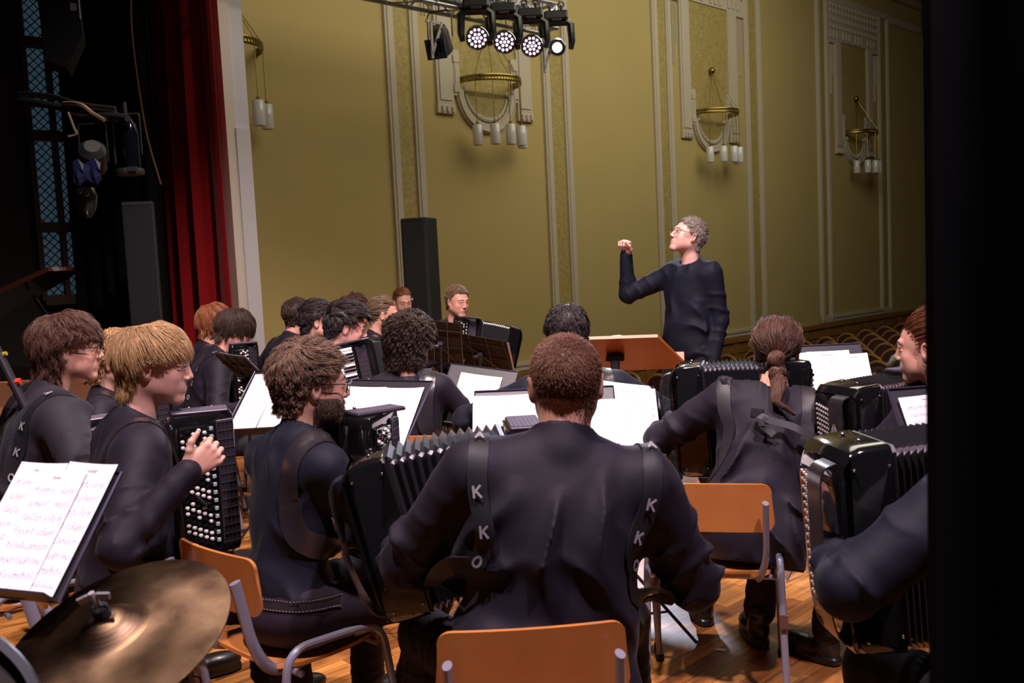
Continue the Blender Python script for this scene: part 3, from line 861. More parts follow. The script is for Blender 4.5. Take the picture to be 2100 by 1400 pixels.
def glyph(m, ch, c, xa, ya, na, s):
    for st in GL[ch]:
        p = np.array([c + xa*u*s + ya*(w-.5)*s for u, w in st])
        for a, b in zip(p[:-1], p[1:]):
            t = nrm(b-a); sd = np.cross(na, t)*s*.10; a2 = a - t*s*.05; b2 = b + t*s*.05
            m.add([a2-sd, b2-sd, b2+sd, a2+sd, a2-sd+na*.001, b2-sd+na*.001, b2+sd+na*.001, a2+sd+na*.001], [(0,3,2,1),(4,5,6,7),(0,1,5,4),(2,3,7,6),(1,2,6,5),(3,0,4,7)])

# ---------------------------------------------------------------- person materials
def pm(shirt='shirt_black', trousers='trousers_black', hair=((.05,.03,.02),(.12,.07,.045)), skin=(.62,.36,.27), hname=None):
    st_ = None; hname = hname or 'hair_%d' % int(hair[0][0]*1e4 + hair[1][1]*1e5)
    sk = mat('skin_%d' % int(skin[0]*1000+skin[1]*777), skin, .42, spec=.4, sss=.12, bump=(180, .06, 3, .002), vary=(28, (skin[0]*1.05, skin[1]*.82, skin[2]*.80), .22))
    return dict(skin=sk, lip=mat('lip', (.52,.22,.19), .35, sss=.1), brow=mat('brow_'+hname, tuple(.6*a+.12*b for a, b in zip(hair[0], skin)), .7),
        eye=mat('eye_white', (.42,.36,.34), .15), iris=mat('iris_dark', (.04,.03,.025), .1), shirt=MATS[shirt], trousers=MATS[trousers],
        shoe=mat('shoe_leather', (.012,.011,.012), .35, coat=.2), hair=mat(hname, hair[0], .46, spec=.38, tint=hair[1]))
# ---------------------------------------------------------------- shared materials
mat('shirt_black', (.0120,.0088,.0170), .66, spec=.22, sheen=.04, bump=(220, .25, 3, .002))
mat('shirt_navy', (.0070,.0075,.0165), .68, spec=.22, sheen=.04, bump=(220, .25, 3, .002))
mat('shirt_midnight', (.0035,.0048,.0125), .7, spec=.2, bump=(220, .25, 3, .002))
mat('shirt_grey', (.020,.0165,.024), .7, spec=.22, sheen=.04, bump=(220, .25, 3, .002))
mat('trousers_black', (.009,.0075,.011), .75, spec=.25, sheen=.03, bump=(120, .1, 3, .003))
mat('trousers_plum', (.022,.014,.026), .75, spec=.25, sheen=.04, bump=(120, .1, 3, .003))
BLK = mat('accordion_lacquer', (.006,.006,.007), .10, spec=.6, coat=1.0, coatr=.03)
BEL = mat('bellows_cloth', (.016,.015,.019), .42, spec=.5)
GRL = mat('grille_metal', (.07,.055,.075), .35, metal=.6)
CHR = mat('chrome', (.75,.72,.78), .12, metal=1)
BTN = mat('white_button', (.72,.68,.66), .2, coat=.5)
CHIP = mat('register_chip', (.50,.56,.60), .15, coat=.6, metal=.3)
STR = mat('strap_leather', (.022,.018,.022), .25, spec=.6, coat=.35, coatr=.25, bump=(70, .12, 3, .003))
SUE = mat('strap_webbing', (.035,.030,.038), .7)
LWB = mat('strap_lettered', (.011,.011,.014), .55, spec=.3)
LET = mat('strap_letter', (.28,.26,.28), .5)
KEYW = mat('piano_key_white', (.80,.76,.74), .15, coat=.5)
PLY = mat('plywood_orange', (.62,.225,.060), .30, coat=.35, coatr=.15, vary=(6, (.50,.17,.045), .2))
PLYE = mat('plywood_edge', (.42,.20,.08), .5)
TUB = mat('grey_tube', (.21,.20,.26), .28, spec=.6, coat=.4)
RUS = mat('bare_rust', (.10,.035,.03), .7)
STD = mat('stand_black', (.020,.017,.024), .45, spec=.5)
STW = mat('stand_wire', (.12,.10,.11), .3, metal=.9)
DRK = mat('soft_black', (.004,.004,.005), .9, spec=.1)
BLKP = mat('black_paint', (.012,.014,.016), .5)
BRASS = mat('brass', (.30,.22,.06), .32, metal=1)
OPAL = mat('opal_glass', (.62,.62,.60), .12, coat=.4, sss=0)
CREAM = mat('cream_trim', (.50,.44,.34), .7, bump=(20, .05))
WALL = mat('yellow_plaster', (.465,.362,.150), .8, spec=.2, bump=(120, .12, 2, .004), vary=(1.2, (.435,.342,.140), .3))
GOLD = mat('mottled_gold_plaster', (.43,.335,.115), .65, vary=(18, (.30,.225,.065), .2), bump=(24, .5, 6, .012))
WOOD = mat('wainscot_wood', (.30,.135,.035), .45, coat=.2, vary=(3, (.22,.09,.022), .25))
def paper_mat():
    m = bpy.data.materials.new('sheet_paper'); m.use_nodes = True; nt = m.node_tree; L = nt.links; b = nt.nodes['Principled BSDF']
    b.inputs['Roughness'].default_value = .6; b.inputs['Specular IOR Level'].default_value = .2
    uv = nt.nodes.new('ShaderNodeUVMap'); sep = nt.nodes.new('ShaderNodeSeparateXYZ'); L.new(uv.outputs[0], sep.inputs[0])
    def mth(op, a, b_=None, c=None):
        n = nt.nodes.new('ShaderNodeMath'); n.operation = op
        for i, v in enumerate((a, b_, c)):
            if v is None: continue
            if isinstance(v, (int, float)): n.inputs[i].default_value = v
            else: L.new(v, n.inputs[i])
        return n.outputs[0]
    u, v = sep.outputs[0], sep.outputs[1]
    row = mth('MULTIPLY', v, 9.0); fr = mth('FRACT', row); cell = mth('FLOOR', row)
    band = mth('MULTIPLY', mth('GREATER_THAN', fr, .34), mth('LESS_THAN', fr, .66))
    line = mth('LESS_THAN', mth('FRACT', mth('MULTIPLY', mth('SUBTRACT', fr, .34), 15.6)), .30)
    staff = mth('MULTIPLY', band, line)
    marg = mth('MULTIPLY', mth('GREATER_THAN', u, .09), mth('LESS_THAN', u, .93))
    marg = mth('MULTIPLY', marg, mth('MULTIPLY', mth('GREATER_THAN', v, .05), mth('LESS_THAN', v, .89)))
    cx = nt.nodes.new('ShaderNodeCombineXYZ'); L.new(mth('MULTIPLY', u, 46), cx.inputs[0]); L.new(mth('MULTIPLY', v, 62), cx.inputs[1])
    vo = nt.nodes.new('ShaderNodeTexVoronoi'); vo.inputs['Scale'].default_value = 1; L.new(cx.outputs[0], vo.inputs['Vector'])
    cl = nt.nodes.new('ShaderNodeTexNoise'); cl.inputs['Scale'].default_value = .35; L.new(cx.outputs[0], cl.inputs['Vector'])
    dots = mth('MULTIPLY', mth('LESS_THAN', vo.outputs['Distance'], .33), mth('GREATER_THAN', cl.outputs['Fac'], .46))
    dots = mth('MULTIPLY', dots, mth('MULTIPLY', mth('GREATER_THAN', fr, .22), mth('LESS_THAN', fr, .80)))
    ttl = mth('MULTIPLY', mth('MULTIPLY', mth('GREATER_THAN', v, .925), mth('LESS_THAN', v, .95)), mth('MULTIPLY', mth('GREATER_THAN', u, .34), mth('LESS_THAN', u, .66)))
    ttl = mth('MULTIPLY', ttl, mth('GREATER_THAN', cl.outputs['Fac'], .45))
    ink = mth('MULTIPLY', mth('MAXIMUM', mth('MULTIPLY', staff, .55), mth('MULTIPLY', dots, .8)), marg); ink = mth('MAXIMUM', ink, mth('MULTIPLY', ttl, .6))
    mx = nt.nodes.new('ShaderNodeMix'); mx.data_type = 'RGBA'; mx.inputs['A'].default_value = (.90,.86,.90,1); mx.inputs['B'].default_value = (.16,.13,.17,1)
    L.new(ink, mx.inputs['Factor']); L.new(mx.outputs['Result'], b.inputs['Base Color']); return m
PAPER = paper_mat(); PAPB = mat('paper_plain', (.82,.78,.80), .65)
def floor_mat():
    m = bpy.data.materials.new('stage_boards'); m.use_nodes = True; nt = m.node_tree; L = nt.links; b = nt.nodes['Principled BSDF']
    tc = nt.nodes.new('ShaderNodeTexCoord'); mp = nt.nodes.new('ShaderNodeMapping'); mp.inputs['Rotation'].default_value = (0, 0, -math.atan2(U[1], U[0]))
    L.new(tc.outputs['Object'], mp.inputs['Vector'])
    br = nt.nodes.new('ShaderNodeTexBrick'); br.inputs['Scale'].default_value = 1; br.inputs['Brick Width'].default_value = .42; br.inputs['Row Height'].default_value = .072
    br.inputs['Mortar Size'].default_value = .0012; br.inputs['Mortar'].default_value = (.05,.02,.01,1); br.offset = .37; br.offset_frequency = 2
    br.inputs['Color1'].default_value = (.52,.235,.060,1); br.inputs['Color2'].default_value = (.20,.065,.018,1); br.inputs['Bias'].default_value = -.1
    L.new(mp.outputs[0], br.inputs['Vector'])
    m2 = nt.nodes.new('ShaderNodeMapping'); m2.inputs['Scale'].default_value = (3, 42, 1); L.new(mp.outputs[0], m2.inputs['Vector'])
    n = nt.nodes.new('ShaderNodeTexNoise'); n.inputs['Scale'].default_value = 1; n.inputs['Detail'].default_value = 6; L.new(m2.outputs[0], n.inputs['Vector'])
    n2 = nt.nodes.new('ShaderNodeTexNoise'); n2.inputs['Scale'].default_value = 2.2; n2.inputs['Detail'].default_value = 4; L.new(mp.outputs[0], n2.inputs['Vector'])
    mx = nt.nodes.new('ShaderNodeMix'); mx.data_type = 'RGBA'; mx.blend_type = 'MULTIPLY'; mx.inputs['Factor'].default_value = .8
    cr = nt.nodes.new('ShaderNodeValToRGB'); cr.color_ramp.elements[0].position = .3; cr.color_ramp.elements[0].color = (.45,.38,.34,1); cr.color_ramp.elements[1].position = .65; cr.color_ramp.elements[1].color = (1.25,1.15,1.1,1)
    L.new(n.outputs['Fac'], cr.inputs['Fac']); L.new(br.outputs['Color'], mx.inputs['A']); L.new(cr.outputs['Color'], mx.inputs['B'])
    L.new(mx.outputs['Result'], b.inputs['Base Color'])
    r = nt.nodes.new('ShaderNodeMapRange'); r.inputs['To Min'].default_value = .22; r.inputs['To Max'].default_value = .48; L.new(n2.outputs['Fac'], r.inputs['Value']); L.new(r.outputs[0], b.inputs['Roughness'])
    bp = nt.nodes.new('ShaderNodeBump'); bp.inputs['Strength'].default_value = .25; bp.inputs['Distance'].default_value = .002; L.new(br.outputs['Fac'], bp.inputs['Height']); bp.invert = True
    L.new(bp.outputs[0], b.inputs['Normal']); return m
FLOORM = floor_mat()
def struct(name, mb, m, **k): o = mb.build(name, m, **k); o['kind'] = 'structure'; return o

# ---------------------------------------------------------------- stage floor, apron, hall floor
HZ = -1.25
edge = [(-9.5,13.2), (-5.0,12.3), (-2.6,11.2), (-.93,10.15), (.2,9.1), (1.09,7.98), (1.28,7.52), (1.75,6.2), (2.15,4.8), (2.45,3.0), (2.6,1.0), (2.6,-3.0)]
poly = edge + [(-9.5,-3.0)]
m = MB(); n = len(poly)
m.add([(x, y, 0) for x, y in poly] + [(x, y, HZ) for x, y in poly], [list(range(n))[::-1]] + [(i, (i+1) % n, n+(i+1) % n, n+i) for i in range(n)])
struct('floor', m, FLOORM, smooth=False)
m = MB(); a = [Wp(-8,0,HZ), Wp(22,0,HZ), Wp(22,14,HZ), Wp(-8,14,HZ)]; m.add([*a, *[p - V(0,0,.1) for p in a]], [(0,3,2,1),(4,5,6,7)])
struct('floor_hall', m, mat('hall_parquet', (.30,.15,.05), .4, vary=(2, (.22,.10,.03), .2)), smooth=False)
# ---------------------------------------------------------------- hall side wall
def wbox(m, s0, s1, z0, z1, o0, o1, bev=0):
    c = Wp((s0+s1)/2, (o0+o1)/2, (z0+z1)/2); m.box(c, (s1-s0, abs(o1-o0), z1-z0), WROT, bev); return m
m = MB(); wbox(m, -5.6, 24, HZ, 9.2, -.3, 0); struct('wall_left', m, WALL, smooth=False)
m = MB(); wbox(m, -14, 24, 8.6, 8.8, 0, 14); struct('ceiling', m, mat('ceiling_paint', (.30,.27,.20), .9), smooth=False)
m = MB(); wbox(m, 21, 21.3, HZ, 9, 0, 14); struct('wall_back', m, WALL, smooth=False)
m = MB(); wbox(m, -4, 24, 7.45, 7.62, 0, .10); wbox(m, -4, 24, 7.62, 8.0, 0, .22); wbox(m, -4, 24, 8.0, 8.6, 0, .36)
struct('trim_1', m, mat('cornice_paint', (.40,.34,.20), .8), smooth=False)
m = MB(); wbox(m, -4.6, 24, HZ, -.16, 0, .05); wbox(m, -4.6, 24, -.16, -.06, 0, .085, .01); wbox(m, -4.6, 24, HZ, HZ+.16, 0, .075)
for k in range(30): s = -4.3 + k*.92; wbox(m, s, s+.10, HZ+.16, -.16, 0, .066)
wbox(m, -4.6, 24, -.36, -.28, 0, .064)
struct('wall_wainscot', m, WOOD, smooth=False)
BAYS = [(-2.10,-1.56,.84,1.42), (3.60,4.12,6.50,7.08), (9.34,9.86,12.30,12.88), (14.9,15.4,18,18.6)]
k = 2
for (a0, a1, b0, b1) in BAYS:
    for (x0, x1) in ((a0, a1), (b0, b1)):
        m = MB(); wbox(m, x0+.12, x1-.12, .04, 6.9, 0, .012); struct('wall_strip', m, GOLD, smooth=False)
    m = MB()
    for x in (a0, a1-.13, b0, b1-.13):
        wbox(m, x, x+.13, -.05, 7.0, 0, .045, .006); wbox(m, x+.035, x+.13, .0, 6.95, .04, .06, .006)
    wbox(m, a0, b1, -.05, .09, 0, .05, .006); wbox(m, a1-.06, b0+.06, .03, .09, .045, .065)
    wbox(m, a0, b1, 6.93, 7.08, 0, .05, .006)
    struct('trim_%d' % k, m, CREAM, smooth=False); k += 1
# horizontal band of the plain bays
m = MB()
for (x0, x1) in ((12.88, 14.9),): wbox(m, x0, x1, 6.88, 7.05, 0, .045, .006)
struct('trim_%d' % k, m, CREAM, smooth=False); k += 1
# ornament: pilasters, inner legs, half-round band, dentil feet, frieze
def ornament(c):
    global k
    W = lambda s, off, z: Wp(c+s, off, z)
    m = MB(); wbox(m, c-.62, c+.62, 3.95, 6.12, 0, .014)
    t = np.linspace(math.pi, 2*math.pi, 25); R_ = .46
    m.add([W(0, .014, 4.02)] + [W(R_*math.cos(a), .014, 4.02+R_*math.sin(a)) for a in t], [[0, i+2, i+1] for i in range(24)])
    struct('wall_recess', m, GOLD, smooth=False)
    m = MB()
    for sg in (-1, 1):
        s0, s1 = sorted((c+sg*.92, c+sg*.62)); e0, e1 = sorted((c+sg*.90, c+sg*.86)); g0, g1 = sorted((c+sg*.62, c+sg*.50))
        wbox(m, s0, s1, 3.80, 6.15, 0, .045, .006)
        wbox(m, *sorted((c+sg*.88, c+sg*.66)), 3.84, 6.1, .045, .062, .006)
        wbox(m, g0, g1, 3.92, 4.55, 0, .050, .006)
        wbox(m, *sorted((c+sg*.60, c+sg*.53)), 4.02, 4.45, .05, .062, .004)
        for zz in (4.02, 4.43): wbox(m, *sorted((c+sg*.63, c+sg*.51)), zz-.06, zz+.05, .05, .070, .01)
        wbox(m, s0-.01, s1+.01, 3.66, 3.80, 0, .055, .006)
        for q in range(3): wbox(m, s0+.05+q*.09, s0+.09+q*.09, 3.68, 3.76, .055, .085, .004)
        # outer frame of the panel with flutes
        f0, f1 = sorted((c+sg*1.22, c+sg*1.17))
        for q in range(4):
            zt = 6.02 if 1 else 6; zl = 5.35 if q in (0, 3) else 4.95
            wbox(m, *sorted((c+sg*(.98+q*.055), c+sg*(.995+q*.055))), zl, zt, 0, .02)
        wbox(m, *sorted((c+sg*.90, c+sg*1.20)), 6.05, 6.12, 0, .05, .005)
    for (r0, r1, d) in ((.44, .58, .045), (.47, .55, .062), (.545, .56, .075)):
        P = np.array([[W(r*math.cos(a), o, 4.02+r*math.sin(a)) for (r, o) in ((r0, 0), (r0, d), (r1, d), (r1, 0))] for a in t]); m.grid(P)
    # garland and rosettes
    g = [W(.40*math.cos(a), .03, 4.03+.40*math.sin(a)) for a in np.linspace(math.pi*1.05, math.pi*1.95, 40)]
    m.tube(g, [.010 + .028*math.sin(math.pi*i/39)*(1+.35*math.sin(i*1.9)) for i in range(40)], 8)
    for a in (math.pi*1.02, math.pi*1.98): p = W(.41*math.cos(a), .03, 4.05+.41*math.sin(a)); m.sphere(p, .04, 6)
    struct('trim_%d' % k, m, CREAM, angle=30); k += 1
    m = MB(); wbox(m, c-1.2, c+1.2, 6.12, 6.93, 0, .04)
    for i in range(16):
        s = c-1.12+i*.149
        if i % 4 != 3: wbox(m, s-.035, s+.035, 6.16, 6.34, .04, .065, .02)
        for z in (6.42, 6.58, 6.74, 6.88): wbox(m, s-.04, s+.04, z-.05, z+.045, .04, .07, .025)
    struct('trim_%d' % k, m, CREAM, smooth=False); k += 1
for (a0, a1, b0, b1) in BAYS[:3]: ornament((a1+b0)/2 + (.01 if a0 < 0 else 0))

# ---------------------------------------------------------------- pendant chandeliers on the wall
def chandelier(c, label, first=[None]):
    root = empty('chandelier', Wp(c, 0, 4.15), WYAW)
    tag(root, label, 'chandelier', 'brass half-ring chandeliers along the yellow wall')
    if first[0] is not None:
        for ch in first[0].children: copy_tree(ch, root)
        return root
    # local: x along wall, -y off the wall
    m = MB(); t = np.linspace(0, math.pi, 49); r = .5
    m.grid(np.array([[(rr*math.cos(a), -rr*math.sin(a)-.01, z) for (rr, z) in ((r-.008,-.045),(r+.008,-.045),(r+.012,-.03),(r+.006,-.02),(r+.006,.02),(r+.012,.03),(r+.008,.045),(r-.008,.045),(r-.008,-.045))] for a in t]))
    m.build('ring', BRASS, root)
    m = MB()
    for a in np.linspace(.06, math.pi-.06, 34):
        R_ = rotz(math.degrees(a)); m.box((( r+.010)*math.cos(a), -(r+.010)*math.sin(a)-.01, 0), (.010,.012,.040), rotz(-math.degrees(a)), .003)
    m.build('stud_pattern', BRASS, root)
    m = MB(); m.lathe([(.0,-.055),(.03,-.05),(.055,-.02),(.06,.02),(.045,.05),(.02,.065),(0,.07)], 16, c=(0,-.06,.78)); m.tube([(0,0,.78),(0,-.06,.78)], .02, 8); m.build('finial', BRASS, root)
    for j, a in enumerate(np.radians((150,122,94,64,32))):
        p = V(r*math.cos(a), -r*math.sin(a)-.01, 0)
        m = MB(); m.tube([(0,-.07,.76), p + V(0,0,.04)], .0045, 6); m.build('suspension_rod', BRASS, root)
        m = MB(); m.tube([p + V(0,0,-.03), p + V(0,0,-.62)], .007, 6); m.lathe([(.008,.03),(.03,.0),(.035,-.008)][::-1], 12, c=p+V(0,0,-.63)); q = m.build('drop_rod', BRASS, root)
        m = MB(); m.lathe([(.012,-.003),(.060,-.004),(.071,-.02),(.072,-.27),(.066,-.285),(.060,-.285),(.060,-.26)][::-1], 20, c=p+V(0,0,-.64)); m.build('lamp_shade', OPAL, root)
    m = MB()
    for sg in (-1, 1): m.box((sg*r, -.02, 0), (.05,.05,.08), None, .006)
    m.build('wall_bracket', BRASS, root)
    first[0] = root; return root
chandelier(-.33, 'brass half-ring chandelier below the four lit stage heads, second from the curtain')
chandelier(5.33, 'brass half-ring chandelier with opal shades above the conductor head')
chandelier(11.09, 'smallest brass half-ring chandelier, farthest down the yellow wall')
chandelier(-4.45, 'brass chandelier partly cut off by the pale proscenium edge')

# ---------------------------------------------------------------- proscenium jamb, red curtain
JO = 1.5
s1, _ = won(548, 735, JO); s0, _ = won(497, 640, JO)
m = MB(); wbox(m, s0-.03, s1-.16, HZ, 9, 0, JO, 0); struct('wall_proscenium', m, mat('jamb_plaster', (.60,.53,.48), .8, bump=(30, .1)), smooth=False)
m = MB(); wbox(m, s1-.17, s1-.02, HZ, 3.0, 0, JO+.012); wbox(m, s1-.16, s1, HZ, 9, 0, JO-.03); struct('trim_%d' % k, m, mat('jamb_paint', (.55,.53,.58), .7), smooth=False); k += 1
RED = mat('red_velvet', (.30,.004,.008), .75, sheen=.25, spec=.2, bump=(60, .1))
def drape(name, path, z0, z1, m_, amp=.05, per=.16, parent=None, thick=.006, sharp=1.0, n=None, flare=0):
    path = np.asarray(path, float); L = np.concatenate([[0], np.cumsum(np.linalg.norm(np.diff(path, axis=0), axis=1))]); n = n or int(L[-1]/per*10)
    t = np.linspace(0, L[-1], n); P = np.stack([np.interp(t, L, path[:, i]) for i in range(2)], 1)
    T = np.gradient(P, axis=0); T /= np.linalg.norm(T, axis=1)[:, None]; Nn = np.stack([-T[:, 1], T[:, 0]], 1)
    rows = []
    for z in np.linspace(z0, z1, 9):
        ph = t/per*6.283 + .25*math.sin(z*.6); a = amp*(1 + .3*np.sin(t*3.1+z*.15))*(.75+.25*np.cos(z*.4))
        q = P + Nn*(a*(np.sin(ph) + .35*np.sin(2.3*ph+1)))[:, None]; rows.append(np.concatenate([q, np.full((n,1), z)], 1))
    m = MB(); m.grid(np.array(rows), thick); return m.build(name, m_, parent, angle=60)
sc_ = s0 - .10
p = [Wp(sc_-.02, JO+.10, 0)[:2], Wp(sc_-.1, JO-.5, 0)[:2], Wp(sc_-.12, JO-1.45, 0)[:2]]
o = drape('stage_curtain', p, .02, 8.6, RED, .075, .34)
tag(o, 'dark red velvet stage curtain hanging in folds beside the pale jamb', 'curtain')
# gold-fringed valance piece at the top of the jamb
m = MB(); e0 = Wp(sc_+.25, JO+.12, 0)
P = [[Wp(sc_+.12+.10*math.sin(i*.9), JO+.10+.08*j, z) for j in range(3)] for i, z in enumerate(np.linspace(4.9, 8.4, 9))]
m.grid(np.array(P), .02); o = m.build('curtain_swag', RED); tag(o, 'narrow red swag with gold fringe high beside the pale jamb', 'curtain')
m = MB()
for i in range(44):
    z = 4.85 + i*.08; q = Wp(sc_+.13+.10*math.sin((z-4.9)/3.5*8*.9), JO+.27, z); m.tube([q, q+V(0,0,-.09)+U*.02], .018, 5)
m.build('gold_fringe', mat('gold_fringe', (.22,.14,.04), .6), o)

# ---------------------------------------------------------------- dark wings at the left
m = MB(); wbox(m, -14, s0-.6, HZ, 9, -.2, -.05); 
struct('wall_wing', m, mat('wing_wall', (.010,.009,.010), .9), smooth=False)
WGL = mat('wing_window_glass', (.05,.09,.13), .5, emit=(.10,.20,.28), est=.17)
WFR = mat('wing_window_frame', (.030,.014,.008), .7)
def wing_window(idx, px0, px1, py0, py1):
    a, z1 = won(px0, py0); b, z0 = won(px1, py1); b2, _ = won(px1, py0); s0_, s1_ = a, b2
    m = MB(); wbox(m, s0_, s1_, z0, z1, -.05, -.02); g = m.build('window_%d' % idx, WGL, smooth=False); g['kind'] = 'structure'
    m = MB()
    for f in (0, .36, .72, 1.0): s = s0_+(s1_-s0_)*f; wbox(m, s-.024, s+.024, z0, z1, -.02, .05)
    for f in (0, .17, .30, .55, .80, 1.0): z = z1-(z1-z0)*f; wbox(m, s0_, s1_, z-.05, z+.05, -.02, .055)
    m.build('window_frame', WFR, g, smooth=False)
    m = MB(); H_ = z1-z0; W_ = s1_-s0_
    for i in np.arange(-H_, W_, .085):
        for sg in (0, 1):
            x0 = max(i, 0); y0 = x0-i; x1 = min(i+H_, W_); y1 = x1-i
            if x1 <= x0: continue
            q0 = (s0_+x0, z0+y0) if sg == 0 else (s1_-x0, z0+y0); q1 = (s0_+x1, z0+y1) if sg == 0 else (s1_-x1, z0+y1)
            m.tube([Wp(q0[0], -.005, q0[1]), Wp(q1[0], -.005, q1[1])], .005, 4)
    m.build('lattice', mat('lattice_wire', (.004,.006,.008), .8), g, smooth=False)
wing_window(1, 22, 158, -150, 612)
wing_window(2, 172, 196, -150, 640)
def px_drape(name, pts, z1, label, amp=.06, per=.25, m_=None, z0=.02):
    o = drape(name, [at(x, 700, Y)[:2] for x, Y in pts], z0, z1, m_ or mat('black_drape', (.006,.005,.006), .95, spec=.1), amp, per); tag(o, label, 'drape'); return o
px_drape('stage_drape', [(160, 9.6), (250, 9.2), (345, 8.7)], 8.5, 'black wing drape between the dim window and the red curtain')
px_drape('stage_drape', [(-160, 7.0), (-80, 7.2), (2, 7.4)], 8.5, 'black bluish drape at the left frame edge beside the dim window', m_=mat('blue_drape', (.008,.010,.020), .9))
# tall grey panel
c = at(297, 600, 8.2); R_ = rotz(WYAW-35)
root = empty('acoustic_panel', (c[0], c[1], 0), 12)
tag(root, 'tall dark grey flat panel standing before the black drape', 'panel')
zt = at(297, 413, 8.2)[2]
m = MB(); m.box((0,0,zt/2), (.26,.10,zt), None, .008); m.build('panel', mat('panel_grey', (.012,.013,.019), .6), root)
m = MB(); m.box((0,-.052,zt-.02), (.25,.006,.012)); m.box((.124,-.052,zt/2), (.006,.006,zt-.03)); m.build('edge_strip', mat('panel_edge', (.06,.065,.08), .5), root)
# rope
o = MB().tube(spline([at(268,-40,8), at(270,60,8), at(283,170,8), at(302,280,8), at(330,378,8)], 30), .008, 6).build('rope', mat('rope', (.10,.045,.025), .9)); tag(o, 'thin brown rope hanging slack before the black drape', 'rope')
# lighting pipe with cables and lanterns
a, b = at(40, 205, 6.5), at(262, 242, 6.0)
root = empty('lighting_batten', a); tag(root, 'dark horizontal lighting pipe with taped cables high in the wings', 'pipe')
m = MB(); m.tube([V(0,0,0), b-a], .024, 8); m.build('pipe', BLKP, root)
m = MB()
for j, dz in enumerate((.05, .03, -.03)): m.tube(spline([V(0,0,dz), (b-a)*.3+V(0,.03,dz+.02), (b-a)*.6+V(0,-.03,dz-.01), (b-a)*.9+V(0,0,dz)], 20), .012, 6)
m.build('cable', mat('cable_black', (.012,.010,.010), .6), root)
m = MB(); m.tube(spline([at(130,212,6.25)-a, at(165,214,6.1)-a, at(190,232,6.1)-a, at(214,246,6.05)-a], 16), .014, 6); m.tube(spline([at(140,230,6.1)-a, at(152,262,6.1)-a, at(157,275,6.1)-a, at(140,280,6.1)-a], 14), .008, 6)
m.build('beige_cable', mat('cable_beige', (.16,.11,.07), .6), root)
def lantern(px, py, Y, label, kind):
    c = at(px, py, Y); root = empty('stage_lantern', c); tag(root, label, 'stage light')
    m = MB()
    if kind == 'glass':
        w_ = .088; h_ = .135
        m.tube(fillet([(-w_,0,-h_*1.0), (-w_,0,h_*1.35), (w_,0,h_*1.35), (w_,0,-h_*.6)], .02), .005, 6); m.tube([(0,0,h_*1.35),(0,0,h_*1.9)], .012, 6); m.build('yoke', mat('yoke_metal', (.10,.09,.11), .35, metal=.8), root)
        m = MB(); m.lathe([(.02,-.20),(.05,-.18),(.05,.05),(.04,.11),(.015,.15)], 14, c=(.02,0,0)); m.build('lens_tube', mat('lamp_glass', (.008,.010,.02), .12, metal=.7), root)
        m = MB(); m.lathe([(.085,-.21),(.09,-.19),(.085,-.17)], 16); m.box((.05,-.085,-.18),(.06,.01,.03)); m.build('bottom_plate', BLKP, root)
    else:
        m.tube(fillet([(-.08,0,-.05),(-.08,0,.2),(.10,0,.2),(.10,0,-.05)], .02), .004, 6); m.build('yoke', BLKP, root)
        m = MB(); m.lathe([(.05,-.14),(.085,-.12),(.085,.05),(.05,.09)], 14, R=rotx(55) @ roty(20)); m.build('body', BLKP, root)
        m = MB(); P = [[V(x*.09, -.10-.01*((i*j) % 3), -.05 - j*.045 + .02*math.sin(i*2.1+j)) for i, x in enumerate(np.linspace(-1, 1, 6))] for j in range(4)]; m.grid(np.array(P), .002); m.build('gel', mat('blue_gel', (.010,.014,.055), .3, coat=.4), root, smooth=False)
    return root
lantern(262, 292, 6.1, 'glass-tubed stage lantern in a square yoke at the right pipe end', 'glass')
lantern(190, 318, 6.1, 'small dark stage lantern with a crumpled blue gel under the pipe', 'gel')
c = at(176, 404, 6.3); root = empty('reflector_lamp', c); tag(root, 'small bunched clear lamp cluster with two bright rings below the blue gel', 'lamp')
m = MB(); m.lathe([(.02,-.14),(.06,-.08),(.075,.0),(.06,.06)], 14); m.build('cluster_body', mat('clear_plastic', (.02,.022,.025), .2, coat=.5), root)
m = MB()
for dx, dz in ((.0,.035),(.045,.015)): m.tube([V(dx,-.08,dz)+V(.013*math.cos(t),0,.013*math.sin(t)) for t in np.linspace(0,6.28,12,endpoint=False)], .004, 5, closed=True)
m.build('ring', CHR, root)
# hanging loudspeaker
c = at(122, 20, 6.6); root = empty('hanging_loudspeaker', c, 20); tag(root, 'black loudspeaker hanging high in front of the dim window', 'loudspeaker')
m = MB(); m.prism([(-.16,.9),(.10,.9),(.14,-.2),(.03,-.43),(-.10,-.38)], -.15, .15); m.build('cabinet', DRK, root, smooth=False)
m = MB(); m.tube([(.128,-.16,.5),(.137,-.16,-.1)], .006, 5); m.box((.10,-.16,-.02),(.04,.01,.05)); m.build('edge_rail', mat('rail_grey', (.08,.07,.09), .4), root)
# tall black loudspeaker column on the apron
c = at(869, 640, 10.0); zt = at(866, 447, 10.0)[2]
root = empty('column_loudspeaker', (c[0], c[1], 0), -18); tag(root, 'tall black loudspeaker column standing against the yellow wall', 'loudspeaker')
m = MB(); m.box((0,0,zt/2), (.30,.30,zt), None, .012); m.build('cabinet', BLKP, root)
m = MB(); m.box((0,-.155,zt/2), (.24,.012,zt-.10), None, .003); m.build('grille', mat('speaker_grille', (.010,.011,.012), .7), root)
m = MB(); m.box((.135,-.152,zt/2), (.035,.01,zt-.04)); m.build('edge_strip', mat('speaker_strip', (.035,.045,.055), .4), root)
